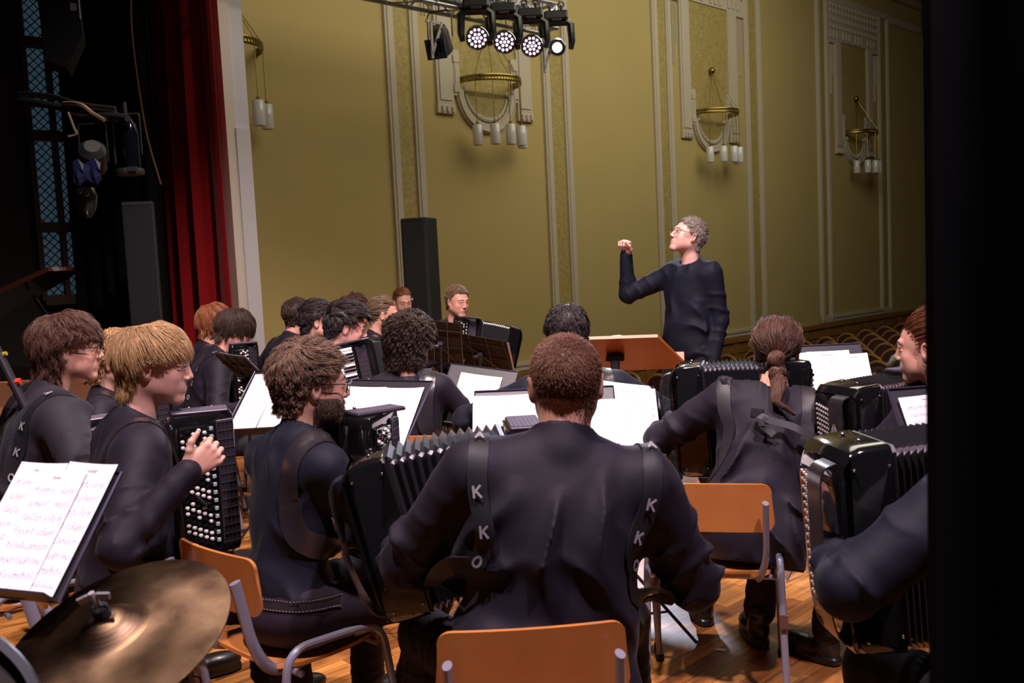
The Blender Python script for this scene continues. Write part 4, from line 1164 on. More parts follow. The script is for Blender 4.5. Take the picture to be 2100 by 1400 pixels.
# ---------------------------------------------------------------- lighting truss with heads
TO = 1.75
def tz(px, py): return won(px, py, TO)
sE, zE = tz(1143, 55); sS = sE - 5.2
zE -= .02
ROOT = empty('lighting_truss', Wp(sE, TO, zE), WYAW); tag(ROOT, 'silver box truss carrying a row of stage heads, cut by the top edge', 'truss')
TM = mat('truss_metal', (.42,.42,.45), .35, metal=.9)
LT = sE - sS; hT = .30; dT = .30
m = MB()
for y in (0, dT):
    for z in (0, hT): m.tube([(-LT, y, z), (0, y, z)], .025, 8)
m.build('chord', TM, ROOT)
m = MB(); nb = int(LT/.30)
for i in range(nb):
    x0, x1 = -LT*i/nb, -LT*(i+1)/nb; a, b = ((0, hT) if i % 2 else (hT, 0))
    for y in (0, dT): m.tube([(x0, y, a), (x1, y, b)], .010, 6)
    m.tube([(x0, 0 if i % 2 else dT, hT), (x1, dT if i % 2 else 0, hT)], .010, 6); m.tube([(x0, 0 if i % 2 else dT, 0), (x1, dT if i % 2 else 0, 0)], .010, 6)
for q in (-.02,):
    for y in (0, dT): m.tube([(q, y, 0), (q, y, hT)], .02, 8)
    for z in (0, hT): m.tube([(q, 0, z), (q, dT, z)], .02, 8)
m.build('brace', TM, ROOT)
m = MB()
for i in range(7):
    x = -.25-i*.55; m.tube(spline([(x, 0, hT*.9), (x-.1, -.04, .02), (x-.28, -.03, -.04), (x-.45, 0, hT*.6)], 14), .007, 5)
m.build('cable', BLKP, ROOT)
m = MB(); m.box((-1.8, .15, .14), (3.2, .14, .10)); m.build('cable_tray', mat('tray_grey', (.07,.085,.10), .5), ROOT)
HBL = mat('head_black', (.010,.009,.011), .35, coat=.2)
LENS = mat('led_lens', (.9,.8,.9), .2, emit=(1.0,.72,.95), est=2.0); LENSB = mat('led_lens_blue', (.9,.9,1), .2, emit=(.80,.90,1.0), est=6)
def moving_head(px, py, label, wash=True):
    s, z = tz(px, py); c = Wp(s, TO+.15, z) 
    root = empty('moving_head_light', c); tag(root, label, 'stage light', 'moving heads hung under the truss')
    d = nrm(C0 + V(0,1.5,0) - c); d2 = nrm(d*V(1,1,0)); sd = np.cross(V(0,0,1), d2)     # faces the stage
    Rb = np.stack([sd, -d2, V(0,0,1)], 1); r = .135 if wash else .105
    m = MB(); m.box((0,0,.37), (.30,.20,.11), Rb, .02); m.box((0,-.06,.31), (.12,.10,.03), Rb, .005)
    m.v = [v for v in m.v]; m.build('base', HBL, root)
    m = MB()
    for x in (-.07, .07): m.tube([Rb @ V(x,0,.42), Rb @ V(x,0,.50)], .018, 8); m.tube([Rb @ V(x,0,.48)+V(.035*math.cos(t),0,.035*math.sin(t)+.03) for t in np.linspace(0,6.28,10,endpoint=False)], .010, 6, closed=True)
    m.build('clamp', HBL, root)
    m = MB()
    for x in (-1, 1): m.tube([Rb @ V(x*.10,0,.31), Rb @ V(x*.175,0,.26), Rb @ V(x*.185,0,.05), Rb @ V(x*.17,0,-.04)], [.045,.05,.042,.03], 8)
    m.tube([Rb @ V(-.12,0,.30), Rb @ V(.12,0,.30)], .05, 8); m.build('yoke', HBL, root)
    ax = nrm(d + V(0,0,-.10)); Rh = frame_from(ax, V(0,0,1)) @ rotx(-90)     # local z -> ax
    m = MB(); m.lathe([(.05,-.16),(r*.80,-.13),(r,-.02),(r,.07),(r*.97,.09),(r*.9,.085),(r*.88,.06)], 24, R=Rh, cap=(1,0)); m.build('head', HBL, root)
    m = MB(); m.lathe([(r*.97,.082),(r*1.0,.088),(r*.97,.094)], 24, R=Rh, cap=(0,0)); m.build('bezel', CHR, root)
    m = MB()
    if wash:
        pts = [(0,0)] + [(.33*math.cos(a), .33*math.sin(a)) for a in np.radians(range(0,360,60))] + [(.68*math.cos(a), .68*math.sin(a)) for a in np.radians(range(15,375,30))]
        for (x, y) in pts: m.lathe([(r*.125,-.01),(r*.118,-.001),(.0,.001)], 10, c=Rh @ V(x*r, y*r, .075), R=Rh)
        m.build('lens', LENS, root)
        m = MB(); m.lathe([(.0,.040),(r*.9,.041)][::-1], 20, R=Rh); m.build('lens_plate', HBL, root)
    else:
        m.lathe([(r*.58,.065),(r*.4,.08),(0,.085)], 20, R=Rh); m.build('lens', LENSB, root)
        m = MB(); m.lathe([(.0,.045),(r*.9,.046)][::-1], 20, R=Rh); m.build('lens_plate', HBL, root)
    return root
for px, py, lb in ((961,82,'leftmost lit stage head, nineteen pinkish dots, beside the unlit lantern'), (1017,90,'second lit stage head from the unlit lantern under the truss'), (1073,98,'third lit stage head with pinkish dots, beside the single-lens head')):
    moving_head(px, py, lb)
moving_head(1125, 101, 'small single-lens bluish stage head at the truss end', False)
s, z = tz(903, 78); c = Wp(s, TO, z); root = empty('profile_lantern', c, -20); tag(root, 'unlit black stage lantern with barn doors under the truss', 'stage light')
m = MB(); m.lathe([(.06,-.20),(.11,-.16),(.11,.06),(.09,.13)], 18, R=rotx(35)); m.build('body', mat('lantern_body', (.045,.038,.032), .5), root)
m = MB(); m.tube(fillet([(-.15,0,0),(-.15,0,.30),(.15,0,.30),(.15,0,0)], .08), .008, 6); m.tube([(0,0,.30),(0,0,.42)], .012, 6); m.build('yoke', HBL, root)
m = MB(); m.box((0,-.14,-.15), (.24,.012,.22), rotx(20)); m.build('gel_frame', mat('gel_frame_blue', (.02,.035,.10), .35), root)
m = MB(); m.lathe([(.0,.0),(.085,.01)][::-1], 18, c=(0,-.16,-.14), R=rotx(110)); m.build('lens', mat('dark_glass', (.01,.01,.012), .05, coat=1), root)
for px, py, lb in ((878, 85, 'pale angled steel bracket beside the unlit lantern'), (1108, 118, 'pale angled steel bracket below the truss end')):
    s, z = tz(px, py); c = Wp(s, TO+.1, z); m = MB(); Rw = WROT
    m.box(c + U*-.03, (.03,.02,.42), Rw); m.box(c + U*.05 + V(0,0,.02), (.03,.02,.40), Rw @ roty(24)); m.box(c + V(0,0,.19), (.20,.02,.03), Rw)
    o = m.build('truss_bracket', mat('bracket_grey', (.30,.27,.25), .5), smooth=False); tag(o, lb, 'bracket')

# ---------------------------------------------------------------- school chairs
def school_chair(first=[None]):
    if first[0] is not None: return copy_tree(first[0])
    root = empty('school_chair', (0,0,0))
    m = MB(); u = np.linspace(-1, 1, 17); v = np.linspace(0, 1, 13); P = []
    for b in v:
        y = -.185 + .39*b; wd = (.185 + .012*math.sin(b*3.14))*(1 - .22*max(0, .12-b)/.12*0 )
        row = []
        for a in u:
            cr = max(0, abs(a)-.8)/.2; yy = y
            if b > .85: yy = y - .03*cr**2*((b-.85)/.15)
            if b < .15: yy = y + .03*cr**2*((.15-b)/.15)
            z = .446 + .006*a*a - .012*math.sin(b*3.14) + (.0 if b < .8 else -.035*((b-.8)/.2)**2)
            row.append((a*wd, yy, z))
        P.append(row)
    m.grid(np.array(P), .011); m.build('seat', PLY, root)
    m = MB(); P = []
    for b in np.linspace(0, 1, 9):
        row = []
        for a in np.sin(np.linspace(-math.pi/2, math.pi/2, 33)):
            hh = .050 + .032*math.sqrt(max(0, 1-(max(0, abs(a)-.84)/.16)**2))
            x = a*.200; y = -.262 + .030*a*a - .010*b; z = .70 + .018*0 + (b*2-1)*hh - .006*a*a
            row.append((x, y, z))
        P.append(row)
    m.grid(np.array(P), -.010); m.build('backrest', PLY, root)
    for sg in (-1, 1):
        m = MB(); m.tube(fillet([(sg*.235,-.235,.0), (sg*.222,-.185,.505), (sg*.222,.150,.485), (sg*.235,.215,.0)], .075, 7), .0125, 10, sx=1.0); o = m.build('side_frame', TUB, root)
        m = MB(); m.box((sg*.2285,-.2135,.30), (.027,.028,.045), rotx(-5)); m.build('paint_chip', RUS, o)
        m = MB(); m.tube(fillet([(sg*.150,.10,.432), (sg*.150,-.185,.425), (sg*.178,-.258,.52), (sg*.178,-.300,.725)], .06, 6), .0105, 10, sx=1.7, up=(1,0,0)); o = m.build('back_support', TUB, root)
        m = MB(); m.lathe([(.007,0),(.006,.004),(0,.005)], 10, c=(sg*.178,-.295,.70), R=rotx(80)); m.build('screw', CHR, o)
    m = MB()
    for y in (-.14, .13): m.tube([(-.222, y, .425), (.222, y, .425)], .010, 8)
    m.build('cross_bar', TUB, root)
    for sx_ in (-1, 1):
        for y in (-.235, .215): m = MB(); m.lathe([(.016,.0),(.016,.02),(.0135,.025)], 10, c=(sx_*.235, y, 0)); m.build('foot', BLKP, root)
    first[0] = root; return root

def audience_chair(first=[None]):
    if first[0] is not None: return copy_tree(first[0])
    GW = mat('gilt_wood', (.33,.175,.040), .42, coat=.2); BU = mat('burgundy_plush', (.055,.006,.010), .8, sheen=.2)
    root = empty('audience_chair', (0,0,0))      # faces +y
    arch = [V(-.225,-.22,.42)] + [V(.235*math.cos(t), -.24-.03*math.sin(t), .72+.25*math.sin(t)) for t in np.linspace(math.pi, 0, 15)] + [V(.225,-.22,.42)]
    m = MB(); m.tube(arch, .026, 6, sx=.9); m.build('back_frame', GW, root)
    m = MB(); pad = np.array(arch)*V(.91,1,1) - V(0,0,.015)*0; n = len(pad); m.add([*(pad + V(0,.015,-.012)), *(pad + V(0,-.02,-.012))], [list(range(n)), [n+i for i in range(n)][::-1]]); m.build('back_pad', BU, root, smooth=False)
    m = MB(); m.box((0,.0,.43), (.44,.46,.09), None, .03); m.build('seat', BU, root)
    m = MB(); m.box((0,.0,.37), (.46,.46,.05), None, .01); m.build('seat_rail', GW, root)
    for sg in (-1, 1):
        for y in (-.20, .20): m = MB(); m.tube([(sg*.20,y,.36), (sg*.21,y*1.1,0)], [.026,.018], 6); m.build('leg', GW, root)
        m = MB(); m.tube(fillet([(sg*.245,-.22,.63), (sg*.25,.12,.64), (sg*.245,.16,.38)], .04, 3), .02, 6); m.build('armrest', GW, root)
    first[0] = root; return root
aud = []
def px_of(p):
    q = RC.T @ (np.asarray(p, float) - C0); return 1050 + FPX*q[0]/-q[2], 700 - FPX*q[1]/-q[2]
for i in range(15):
    for j in range(9):
        s, off = 1.75 + i*.93, .55 + j*.56
        p = Wp(s, off, HZ); x, y = px_of(p + V(0,0,.9)); x2, y2 = px_of(p + V(0,0,.5))
        if not (1010 < x < 1945 and y < 1000): continue
        if i > 0 and x < 1280: continue
        if abs(s-3.6) < .5 and abs(off-4.3) < .45: continue
        o = audience_chair(); o.location = p; o.rotation_euler = (0,0,math.radians(WYAW+90)); aud.append(o)
for o in aud: tag(o, 'burgundy audience chair with arched gilt wooden back frame standing in the hall rows', 'chair', 'empty arched audience chairs in the hall')

# ---------------------------------------------------------------- music stands and sheets
def stand_frame(x, y, yaw, zc, tilt): return V(x, y, zc), rotz(yaw) @ rotx(-tilt)
def music_stand(c, yaw, tilt, label, w=.48, h=.33, wire=False, legs=True, deskmat=None, roll=0):
    """c: desk centre; yaw 0 faces the camera side (-y)"""
    root = empty('music_stand', (c[0], c[1], 0), yaw); tag(root, label, 'music stand')
    R = roty(roll) @ rotx(-tilt); C = V(0,0,c[2]); dm = deskmat or STD
    m = MB()
    if wire:
        m.box(C + R @ V(0,.004,0), (w, .004, h), R); m.build('desk', mat('stand_brown_reflection', (.030,.020,.010), .4, metal=.3), root, smooth=False); m = MB()  # brown reflection on the metal desk is put into its base colour
        for x in (-w/2, -w/6, w/6, w/2): m.tube([C + R @ V(x,.012,-h/2), C + R @ V(x*.9,.012,h/2)], .004, 5)
        for z in (-h/2, -h*.1, h*.3): m.tube([C + R @ V(-w/2,.014,z), C + R @ V(w/2,.014,z)], .004, 5)
        m.tube([C + R @ V(-w*.28,.016,-h*.4), C + R @ V(w*.30,.016,h*.3)], .004, 5); m.build('desk_frame', STW, root)
    else:
        m.box(C + R @ V(0,.004,0), (w, .005, h), R, .002); m.build('desk', dm, root, smooth=False)
        m = MB(); m.tube([C + R @ V(-w/2,0,-h/2), C + R @ V(-w/2,0,h/2), C + R @ V(w/2,0,h/2), C + R @ V(w/2,0,-h/2)], .004, 5); m.build('desk_rim', mat('rim_violet', (.05,.04,.075), .3, metal=.3), root)
    m = MB(); m.box(C + R @ V(0,-.022,-h/2), (w, .045, .005), R); m.build('ledge', dm, root, smooth=False)
    m = MB(); m.box(C + R @ V(0,.03,-.02), (.04,.04,.07), R, .006); m.lathe([(.012,-.02),(.016,.0),(.012,.02)], 10, c=C+V(.03,.04,-.03), R=roty(90)); m.build('clamp', STD, root)
    m = MB(); m.tube([C + V(0,.035,-.03), V(0,.04,.35), V(0,.04,.12)], [.008,.009,.013], 8); m.build('pole', STW if wire else STD, root)
    for i in range(3):
        a = math.radians(90 + i*120); m = MB(); m.tube([V(0,.04,.30), V(.26*math.cos(a), .04+.26*math.sin(a), .012)], .007, 6); m.tube([V(0,.04,.10), V(.15*math.cos(a), .04+.15*math.sin(a), .13)], .005, 5); m.build('leg', STW if wire else STD, root)
    root['f'] = 0; del root['f']
    return root, C, R
def sheets(st, items, label, group=None):
    """items: (x, z, w, h, rot) of pages on the desk of the stand"""
    root, C, R = st; Rz = rotz(math.degrees(root.rotation_euler[2])); L0 = V(root.location[0], root.location[1], 0)
    for i, it in enumerate(items):
        x, z, w, h, ro = it[:5]; d = .0045 + .0016*i; u = np.linspace(-.5, .5, 7); vv = np.linspace(-.5, .5, 5); P = []
        Rr = roty(ro)
        for b in vv: P.append([Rz @ (C + R @ (V(x,0,z) + Rr @ V(a*w, -d - .006*(a*a*4)*(.4+b*.6) - (it[5] if len(it) > 5 else .004)*max(b,0)**2*2, b*h))) + L0 for a in u])
        P = np.array(P); m = MB(); m.grid(P[::-1]*1.0, -.0006)
        uv = [(a+.5, b+.5) for b in vv[::-1] for a in u]; uv = np.array(uv + uv)
        o = m.build('sheet_music', PAPER, uvf=lambda vs: uv, smooth=False); tag(o, label if isinstance(label, str) else label[i], 'sheet music', group)

# ---------------------------------------------------------------- accordions
def round_poly(pts, r, n=4):
    out = []; m = len(pts)
    for i in range(m):
        p = V(*pts[i]); a = nrm(V(*pts[i-1])-p); b = nrm(V(*pts[(i+1) % m])-p); rr = r[i] if isinstance(r, (list, tuple)) else r
        A = p + a*rr; B = p + b*rr
        for k_ in range(n+1): t = k_/n; out.append((1-t)**2*A + 2*t*(1-t)*p + t*t*B)
    return out
def accordion(B, label, pos=(.0,.15,.60), yaw=0, pitch=0, roll=0, ext=.12, fan=12, shift=0, H=.43, D=.20, N=14, piano=False, plate=35, straps=('r','l'), letters=(), bstrap=True, name='accordion', sw=.055, strapx=.115, buttons=True, smooth_straps=None, blet='AKK', sm=None, strapxl=None, sdz=0):
    L = B.loc; Ry = rotz(B.yaw); p0 = V(*pos); wpos = L + Ry @ p0
    root = empty(name, wpos, B.yaw); tag(root, label, 'accordion', 'accordions held by the players' if False else None)
    RR = rotz(yaw) @ roty(roll) @ rotx(-pitch)
    def fin(mb, name, m, parent=root, **k): return mb.xf(RR).build(name, m, parent, **k)
    a = math.radians(plate); dr = V(-math.sin(a), math.cos(a), 0); nr = V(math.cos(a), math.sin(a), 0); X0 = .165; q0 = V(X0, .025, 0); Lp = min(.19, (D-.02)/math.cos(a)); q1 = q0 + dr*Lp
    # treble case
    body = round_poly([(0,0),(.15,0),(X0,.02),(q1[0],q1[1]),(max(q1[0]-.02,.02),D),(0,D)], .008, 2)
    m = MB(); nb = len(body); zs = [0, .012, .03, H-.035, H-.012, H]; ins = [.93,.98,1,1,.98,.90]
    cx = V(.07, D/2, 0)
    for z, s_ in zip(zs, ins): m.v.append(np.array([[*( (V(p[0],p[1],0)-cx)*s_ + cx)[:2], z] for p in body]))
    m.v[-1:] = m.v[-1:]; m.n = nb*6
    for i in range(5):
        for j in range(nb): m.f.append([i*nb+j, i*nb+(j+1) % nb, (i+1)*nb+(j+1) % nb, (i+1)*nb+j]); m.mi.append(0)
    m.f.append([j for j in range(nb)][::-1]); m.f.append([5*nb+j for j in range(nb)]); m.mi += [0, 0]
    fin(m, 'treble_case', BLK, angle=40)
    # vent pad on top
    m = MB(); m.box((.06, D*.5, H+.004), (.09, D*.86, .010), None, .003); vp = fin(m, 'vent_pad', GRL)
    m = MB()
    for i in range(22): m.box((.06, D*.10+i*D*.038, H+.010), (.084, .0028, .003))
    for i in range(8): m.box((.022+i*.011, D*.5, H+.010), (.002, D*.82, .003))
    fin(m, 'vent_ribs', mat('vent_grey', (.16,.14,.19), .5), vp, smooth=False)
    # front plate: grille lattice, registers, buttons
    PM = np.stack([dr, nr, V(0,0,1)], 1)
    pl = lambda u, v, h: q0 + dr*u + nr*h + V(0,0,v)
    m = MB(); m.box(pl(Lp*.82, H*.5, .003), (Lp*.30, .008, H*.90), PM, .003); gr = fin(m, 'grille', GRL)
    m = MB()
    for i in range(5): m.box(pl(Lp*(.68+i*.07), H*.5, .008), (.0018, .003, H*.88), PM)
    for i in range(15): m.box(pl(Lp*.82, H*.07+i*H*.0615, .008), (Lp*.29, .003, .0018), PM)
    fin(m, 'lattice', mat('lattice_silver', (.30,.26,.33), .3, metal=.9), gr, smooth=False)
    if not piano:
        m = MB()
        for i in range(15): m.box(pl(Lp*.58, H*.10+i*H*.057, .006), (.012,.008,.013), PM, .002)
        fin(m, 'register_switches', CHIP)
        m = MB(); m.box(pl(Lp*.26, H*.5, .005), (Lp*.46, .010, H*.86), PM, .003); kb = fin(m, 'keyboard', BLK)
        if buttons:
            rnd = np.random.RandomState(5)
            for r_ in range(5):
                for i in range(19):
                    m2 = MB(); 
            mw, mk = MB(), MB()
            for r_ in range(5):
                for i in range(20):
                    t_ = mw if ((i*3+r_*5) % 7) not in (1,3,6) else mk
                    z = H*.08 + (i + (r_ % 2)*.5)*H*.042; c = pl(Lp*(.07+r_*.095), z, .010)
                    t_.lathe([(.0062,0),(.0066,.004),(.005,.007),(.0,.008)], 8, c=c, R=frame_from(nr, V(0,0,1)) @ rotx(-90))
            fin(mw, 'white_buttons', BTN, kb); fin(mk, 'black_buttons', BLK, kb)
    else:
        m = MB(); m.box(pl(.05, H*.5, .008), (.135, .02, H*.94), PM, .004); kb = fin(m, 'keyboard', BLK); mw, mk = MB(), MB()
        for i in range(22): mw.box(pl(.045, H*.06+i*H*.0415, .022), (.115, .016, H*.038), PM, .003)
        for i in range(21):
            if i % 7 not in (2, 6): mk.box(pl(.068, H*.06+(i+.5)*H*.0415, .032), (.068, .014, H*.022), PM, .003)
        fin(mw, 'white_keys', KEYW, kb); fin(mk, 'black_keys', BLK, kb)
    # bellows
    nn = 2*N+1; rings = []; fr = math.radians(fan)
    def bx(t):
        ang = fr*t; zc = H*.5
        if abs(fr) > 1e-4:
            Rr_ = ext/fr; off = V(-Rr_*math.sin(ang), 0, zc - Rr_*(1-math.cos(ang)))*1.0
        else: off = V(-ext*t, 0, zc)
        off = off + V(0, shift*t, 0); R_ = roty(-math.degrees(ang)); return off, R_
    prof = lambda i_: [(i_,i_+.012),(i_+.012,i_),(D-i_-.012,i_),(D-i_,i_+.012),(D-i_,H*.97-i_-.012),(D-i_-.012,H*.97-i_),(i_+.012,H*.97-i_),(i_,H*.97-i_-.012)]
    for k_ in range(nn):
        t = k_/(nn-1); off, R_ = bx(t); ii = .001 if k_ % 2 else .017
        if k_ in (0, nn-1): ii = .004
        rings.append([off + R_ @ V(0, y, z - H*.485) for (y, z) in prof(ii)])
    m = MB(); Rg = np.array(rings); m.add(Rg.reshape(-1, 3), [])
    for k_ in range(nn-1):
        for j in range(8): m.f.append([k_*8+j, k_*8+(j+1) % 8, (k_+1)*8+(j+1) % 8, (k_+1)*8+j]); m.mi.append(1 if j in (0,2,4,6) else 0)
    fin(m, 'bellows', [BEL, CHR], smooth=False)
    # bass case
    off, R_ = bx(1.0); W_ = .115
    bp = round_poly([(0,-H*.49),(-W_,-H*.47),(-W_-.015,-H*.36),(-W_-.015,H*.40),(-W_*.82,H*.49),(0,H*.49)], [.004,.03,.05,.05,.035,.004], 5)
    m = MB(); nb = len(bp); ys = [0,.006,.016,D-.016,D-.006,D]; ins = [.95,.985,1,1,.985,.95]; cc = V(-W_/2, 0)
    for y, s_ in zip(ys, ins): m.v.append(np.array([off + R_ @ V((p[0]+W_/2)*s_-W_/2, y, p[1]*s_) for p in bp]))
    m.n = nb*6
    for i in range(5):
        for j in range(nb): m.f.append([i*nb+j, i*nb+(j+1) % nb, (i+1)*nb+(j+1) % nb, (i+1)*nb+j][::-1]); m.mi.append(0)
    m.f.append([j for j in range(nb)]); m.f.append([5*nb+j for j in range(nb)][::-1]); m.mi += [0, 0]
    bc = fin(m, 'bass_case', BLK, angle=40)
    m = MB()
    for z in (-.42, .42):
        for x in (-.012, -W_*.8): m.sphere(off + R_ @ V(x, -.002, z*H*.95), .004, 6)
    for (x, y) in ((-W_*.35, D*.35), (-W_*.35, D*.72)): m.sphere(off + R_ @ V(x, y, H*.492), .006, 6)
    fin(m, 'stud', CHR, bc)
    m = MB()
    for r_ in range(6):
        for i in range(16): m.lathe([(.004,0),(.0042,.004),(0,.005)], 6, c=off + R_ @ V(-W_-.0155, D*.60+r_*.011, -H*.30+i*H*.04+r_*.003), R=R_ @ roty(-90))
    fin(m, 'bass_buttons', BTN, bc)
    if bstrap:
        # hand strap standing off the outer face
        pts = spline([off + R_ @ V(x, y, z*H) for x, y, z in ((-W_-.005,.055,.43),(-W_-.045,.05,.38),(-W_-.055,.045,.1),(-W_-.055,.045,-.15),(-W_-.035,.05,-.38),(-W_+.01,.06,-.45))], 20)
        P = np.stack([pts + R_ @ V(0, d_, 0) for d_ in (-.032,-.016,0,.016,.032)], 1); m = MB(); m.grid(P, .004)
        bs = fin(m, 'hand_strap', STR, bc)
        if blet:
            m = MB()
            for i, ch in enumerate(blet):
                q = int(len(pts)*(.34+.17*i)); c = pts[min(q, len(pts)-2)] + R_ @ V(-.006,0,0); glyph(m, ch, c, R_ @ V(.35,-1,0)*.94, R_ @ V(0,0,1), R_ @ V(-1,-.35,0), .036)
            for i, ch in enumerate(blet):
                q = int(len(pts)*(.34+.17*i)); c = pts[min(q, len(pts)-2)] + R_ @ V(.0,-.034,0); 
            fin(m, 'strap_lettering', LET, bs, smooth=False)
    # shoulder straps, in the player's own frame
    kk = dict(); 
    for sgn in straps:
        sx = 1 if sgn == 'r' else -1
        T = B.tor; strapx_ = strapx; 
        if sgn == 'l' and strapxl: strapx_ = strapxl
        pts = [T((sx*.10,.20,.28)), T((sx*(strapx_-.01),.14,.38)), T((sx*strapx_,.05,.50)), T((sx*(strapx_+.005),-.06,.50)), T((sx*(strapx_+.012),-.14,.36)), T((sx*(strapx_+.035),-.15,.26+sdz)), T((sx*(strapx_+.06),-.09,.175+sdz)), T((sx*(strapx_+.08),.03,.13+sdz)), T((sx*.15,.20,.10+sdz))]
        lt = letters if (sgn in letters or letters == True) else None
        nm = 'shoulder_strap'
        n_before = None
        o = ribbon(B, pts, sw, .005, [0,.6,1,1,1,1,1,.9,0], 44, nm, sm or STR, root, letters=('AKKO' if sgn in letters else None), lmat=LET, lsize=.026, lt0=.36, lt1=.64)
        for ob in [o] + list(o.children):
            me = ob.data; co = np.empty(len(me.vertices)*3, np.float32); me.vertices.foreach_get('co', co); co = co.reshape(-1, 3) - p0.astype(np.float32); me.vertices.foreach_set('co', co.ravel()); me.update()
    return root
# ---------------------------------------------------------------- the players
HS = dict(
 buzz=dict(top=.012, side=.007, body=.0045, cap=.0022, amp=.0006, lift=.35, width=.0007, guides=1800, kids=9, steps=3, clump=.1, spread=.008, messy=.08, grav=0),
 wavy=dict(mode='radial', top=.085, side=.045, body=.026, lift=.9, crown=(.03,-.05,.12), swirl=1.1, amp=.004, messy=.2, curl=(.004,1.2), grav=.05, clump=.7),
 bowl=dict(mode='radial', top=.12, front=.085, side=.04, backl=.045, body=.024, lift=.35, grav=.16, messy=.05, amp=.0015, crown=(0,-.045,.12), clump=.35, spread=.008),
 mop=dict(mode='radial', top=.13, side=.085, front=.11, backl=.085, body=.030, lift=.5, grav=.12, messy=.12, amp=.004, curl=(.006,1.1), crown=(0,-.05,.12), clump=.6, steps=11),
 curls=dict(mode='radial', top=.10, side=.085, backl=.09, body=.052, curl=(.0085,3.0), lift=1.2, steps=16, messy=.35, amp=.009, nf=26, cap=.026, guides=760, kids=9, spread=.004, clump=.3, grav=.02, stick=.2),
 curl2=dict(mode='radial', top=.075, side=.06, backl=.06, body=.036, curl=(.0075,2.6), lift=1.0, steps=14, messy=.3, amp=.007, nf=24, cap=.016, guides=620, kids=9, spread=.004, clump=.35, grav=.02, stick=.3),
 quiff=dict(mode='side', dir=(.1,.9,.3), top=.08, side=.035, backl=.03, front=.06, body=.028, lift=.9, liftf=.6, amp=.004, messy=.15, grav=-.02),
 short=dict(mode='radial', top=.055, side=.022, backl=.02, front=.05, body=.016, lift=.6, amp=.002, messy=.15, grav=0, crown=(0,-.05,.12)),
 back=dict(mode='back', top=.12, side=.08, body=.008, lift=.08, messy=.05, grav=0, amp=.0006, cap=.0015, clump=.3, overear=1),
 bob=dict(overear=1, mode='radial', top=.16, side=.10, front=.12, backl=.09, body=.026, lift=.35, grav=.28, messy=.08, amp=.002, steps=12),
)
def hs(name, **k): d = dict(HS[name]); d.update(k); return d
far = dict(guides=260, kids=10, width=.0016, h=.006)
HB = dict(brown=((.085,.046,.029),(.27,.155,.098)), dark=((.022,.013,.010),(.075,.042,.030)), black=((.016,.011,.012),(.05,.034,.034)), blond=((.26,.135,.055),(.62,.38,.19)),
 ginger=((.19,.055,.020),(.42,.15,.060)), red=((.13,.042,.020),(.33,.125,.055)), auburn=((.050,.020,.014),(.15,.066,.042)), buzz=((.115,.048,.028),(.27,.125,.075)), ash=((.11,.065,.04),(.30,.19,.12)), grey=((.16,.13,.11),(.42,.36,.32)))
CHAIRS = []
def cast(hp, yaw, label, hair, hcol, shirt='shirt_black', trousers='trousers_black', h=.009, hh=.0030, hair_seed=1, ho=None, glasses=None, hands=('wrapped','play'), handR=(None,None), skin=(.60,.34,.25), chair=None, px=None, stand=False, **k):
    Hw = at(*hp); k = dict(k)
    px = px or {}
    sc_ = 1.0
    for _ in range(6):
        B = Body(scale=sc_, stand=stand, **k); dz = Hw[2] - B.H[2]; sc_ = min(max(sc_ + dz/(1.6 if stand else .75), .88), 1.09)
    B = Body(scale=sc_, stand=stand, **k)
    if not stand: k['seat'] = k.get('seat', .455) + min(max(Hw[2]-B.H[2], 0), .07); B = Body(scale=sc_, stand=stand, **k)
    loc = Hw - rotz(yaw) @ B.H; res = Hw[2]-B.H[2]; loc[2] = k.get('floor', 0)
    for key, (x, y, Y) in px.items():
        wp = at(x, y, Y); k[key] = tuple(rotz(yaw).T @ (wp - loc))
    B = Body(scale=sc_, stand=stand, **k)
    ks = {q: v for q, v in k.items()}
    B.build('person', tuple(loc), yaw, pm(shirt, trousers, HB[hcol], skin, 'hair_'+hcol), h=h, hh=hh, hair=hair, ho=ho, hands=hands, hseed=hair_seed, glasses=glasses, handR=handR, label=label)
    if chair:
        co = k.get('choff', (0, .015)); c = school_chair(); c.location = tuple(loc + rotz(yaw) @ V(co[0], co[1], 0)); c.rotation_euler = (0, 0, math.radians(yaw + (k.get('chyaw', 0)))); tag(c, chair, 'chair', 'orange plywood school chairs'); CHAIRS.append(c)
    return B
GF = mat('glasses_frame', (.015,.013,.014), .25, coat=.5); GG = mat('glasses_gold', (.45,.32,.16), .25, metal=1)

# P: man in the middle, seen from behind
P_ = cast((1160,790,2.23), 3, 'broad-shouldered person with cropped reddish brown hair seen from behind in the middle', HS['buzz'], 'buzz', h=.0075, hh=.0024,
    trousers='trousers_black', ho=dict(w=1.05, neck=1.12), lean=1, side=8, choff=(-.035,.0), bulk=1.16, shoulder=.190, loose=.012, fold=0.0125, armr=1.15, collar=.05, hang=.012, headz=-.030, hem=-.10, waist=.1,
    px=dict(wl=(822,1082,2.50), wr=(1345,1075,2.50)), pl=(-.5,-.9,-.9), pr=(.6,-.6,-1.3), knees=((-.28,.38),(.27,.42)), seed=1, hands=('wrapped','play'), handR=(((.05,.5,.9),(-1,.2,.0)), None),
    chair='orange plywood chair with a teal mark on its backrest in the near middle', shf=-.01)
accordion(P_, 'black accordion with fanned bellows held open by the cropped-haired person in the middle', pos=(-.05,.24,.65), yaw=2, ext=.27, fan=14, H=.45, N=13, letters=('l','r'), strapx=.180, sdz=.03, sw=.045, D=.21, sm=LWB)
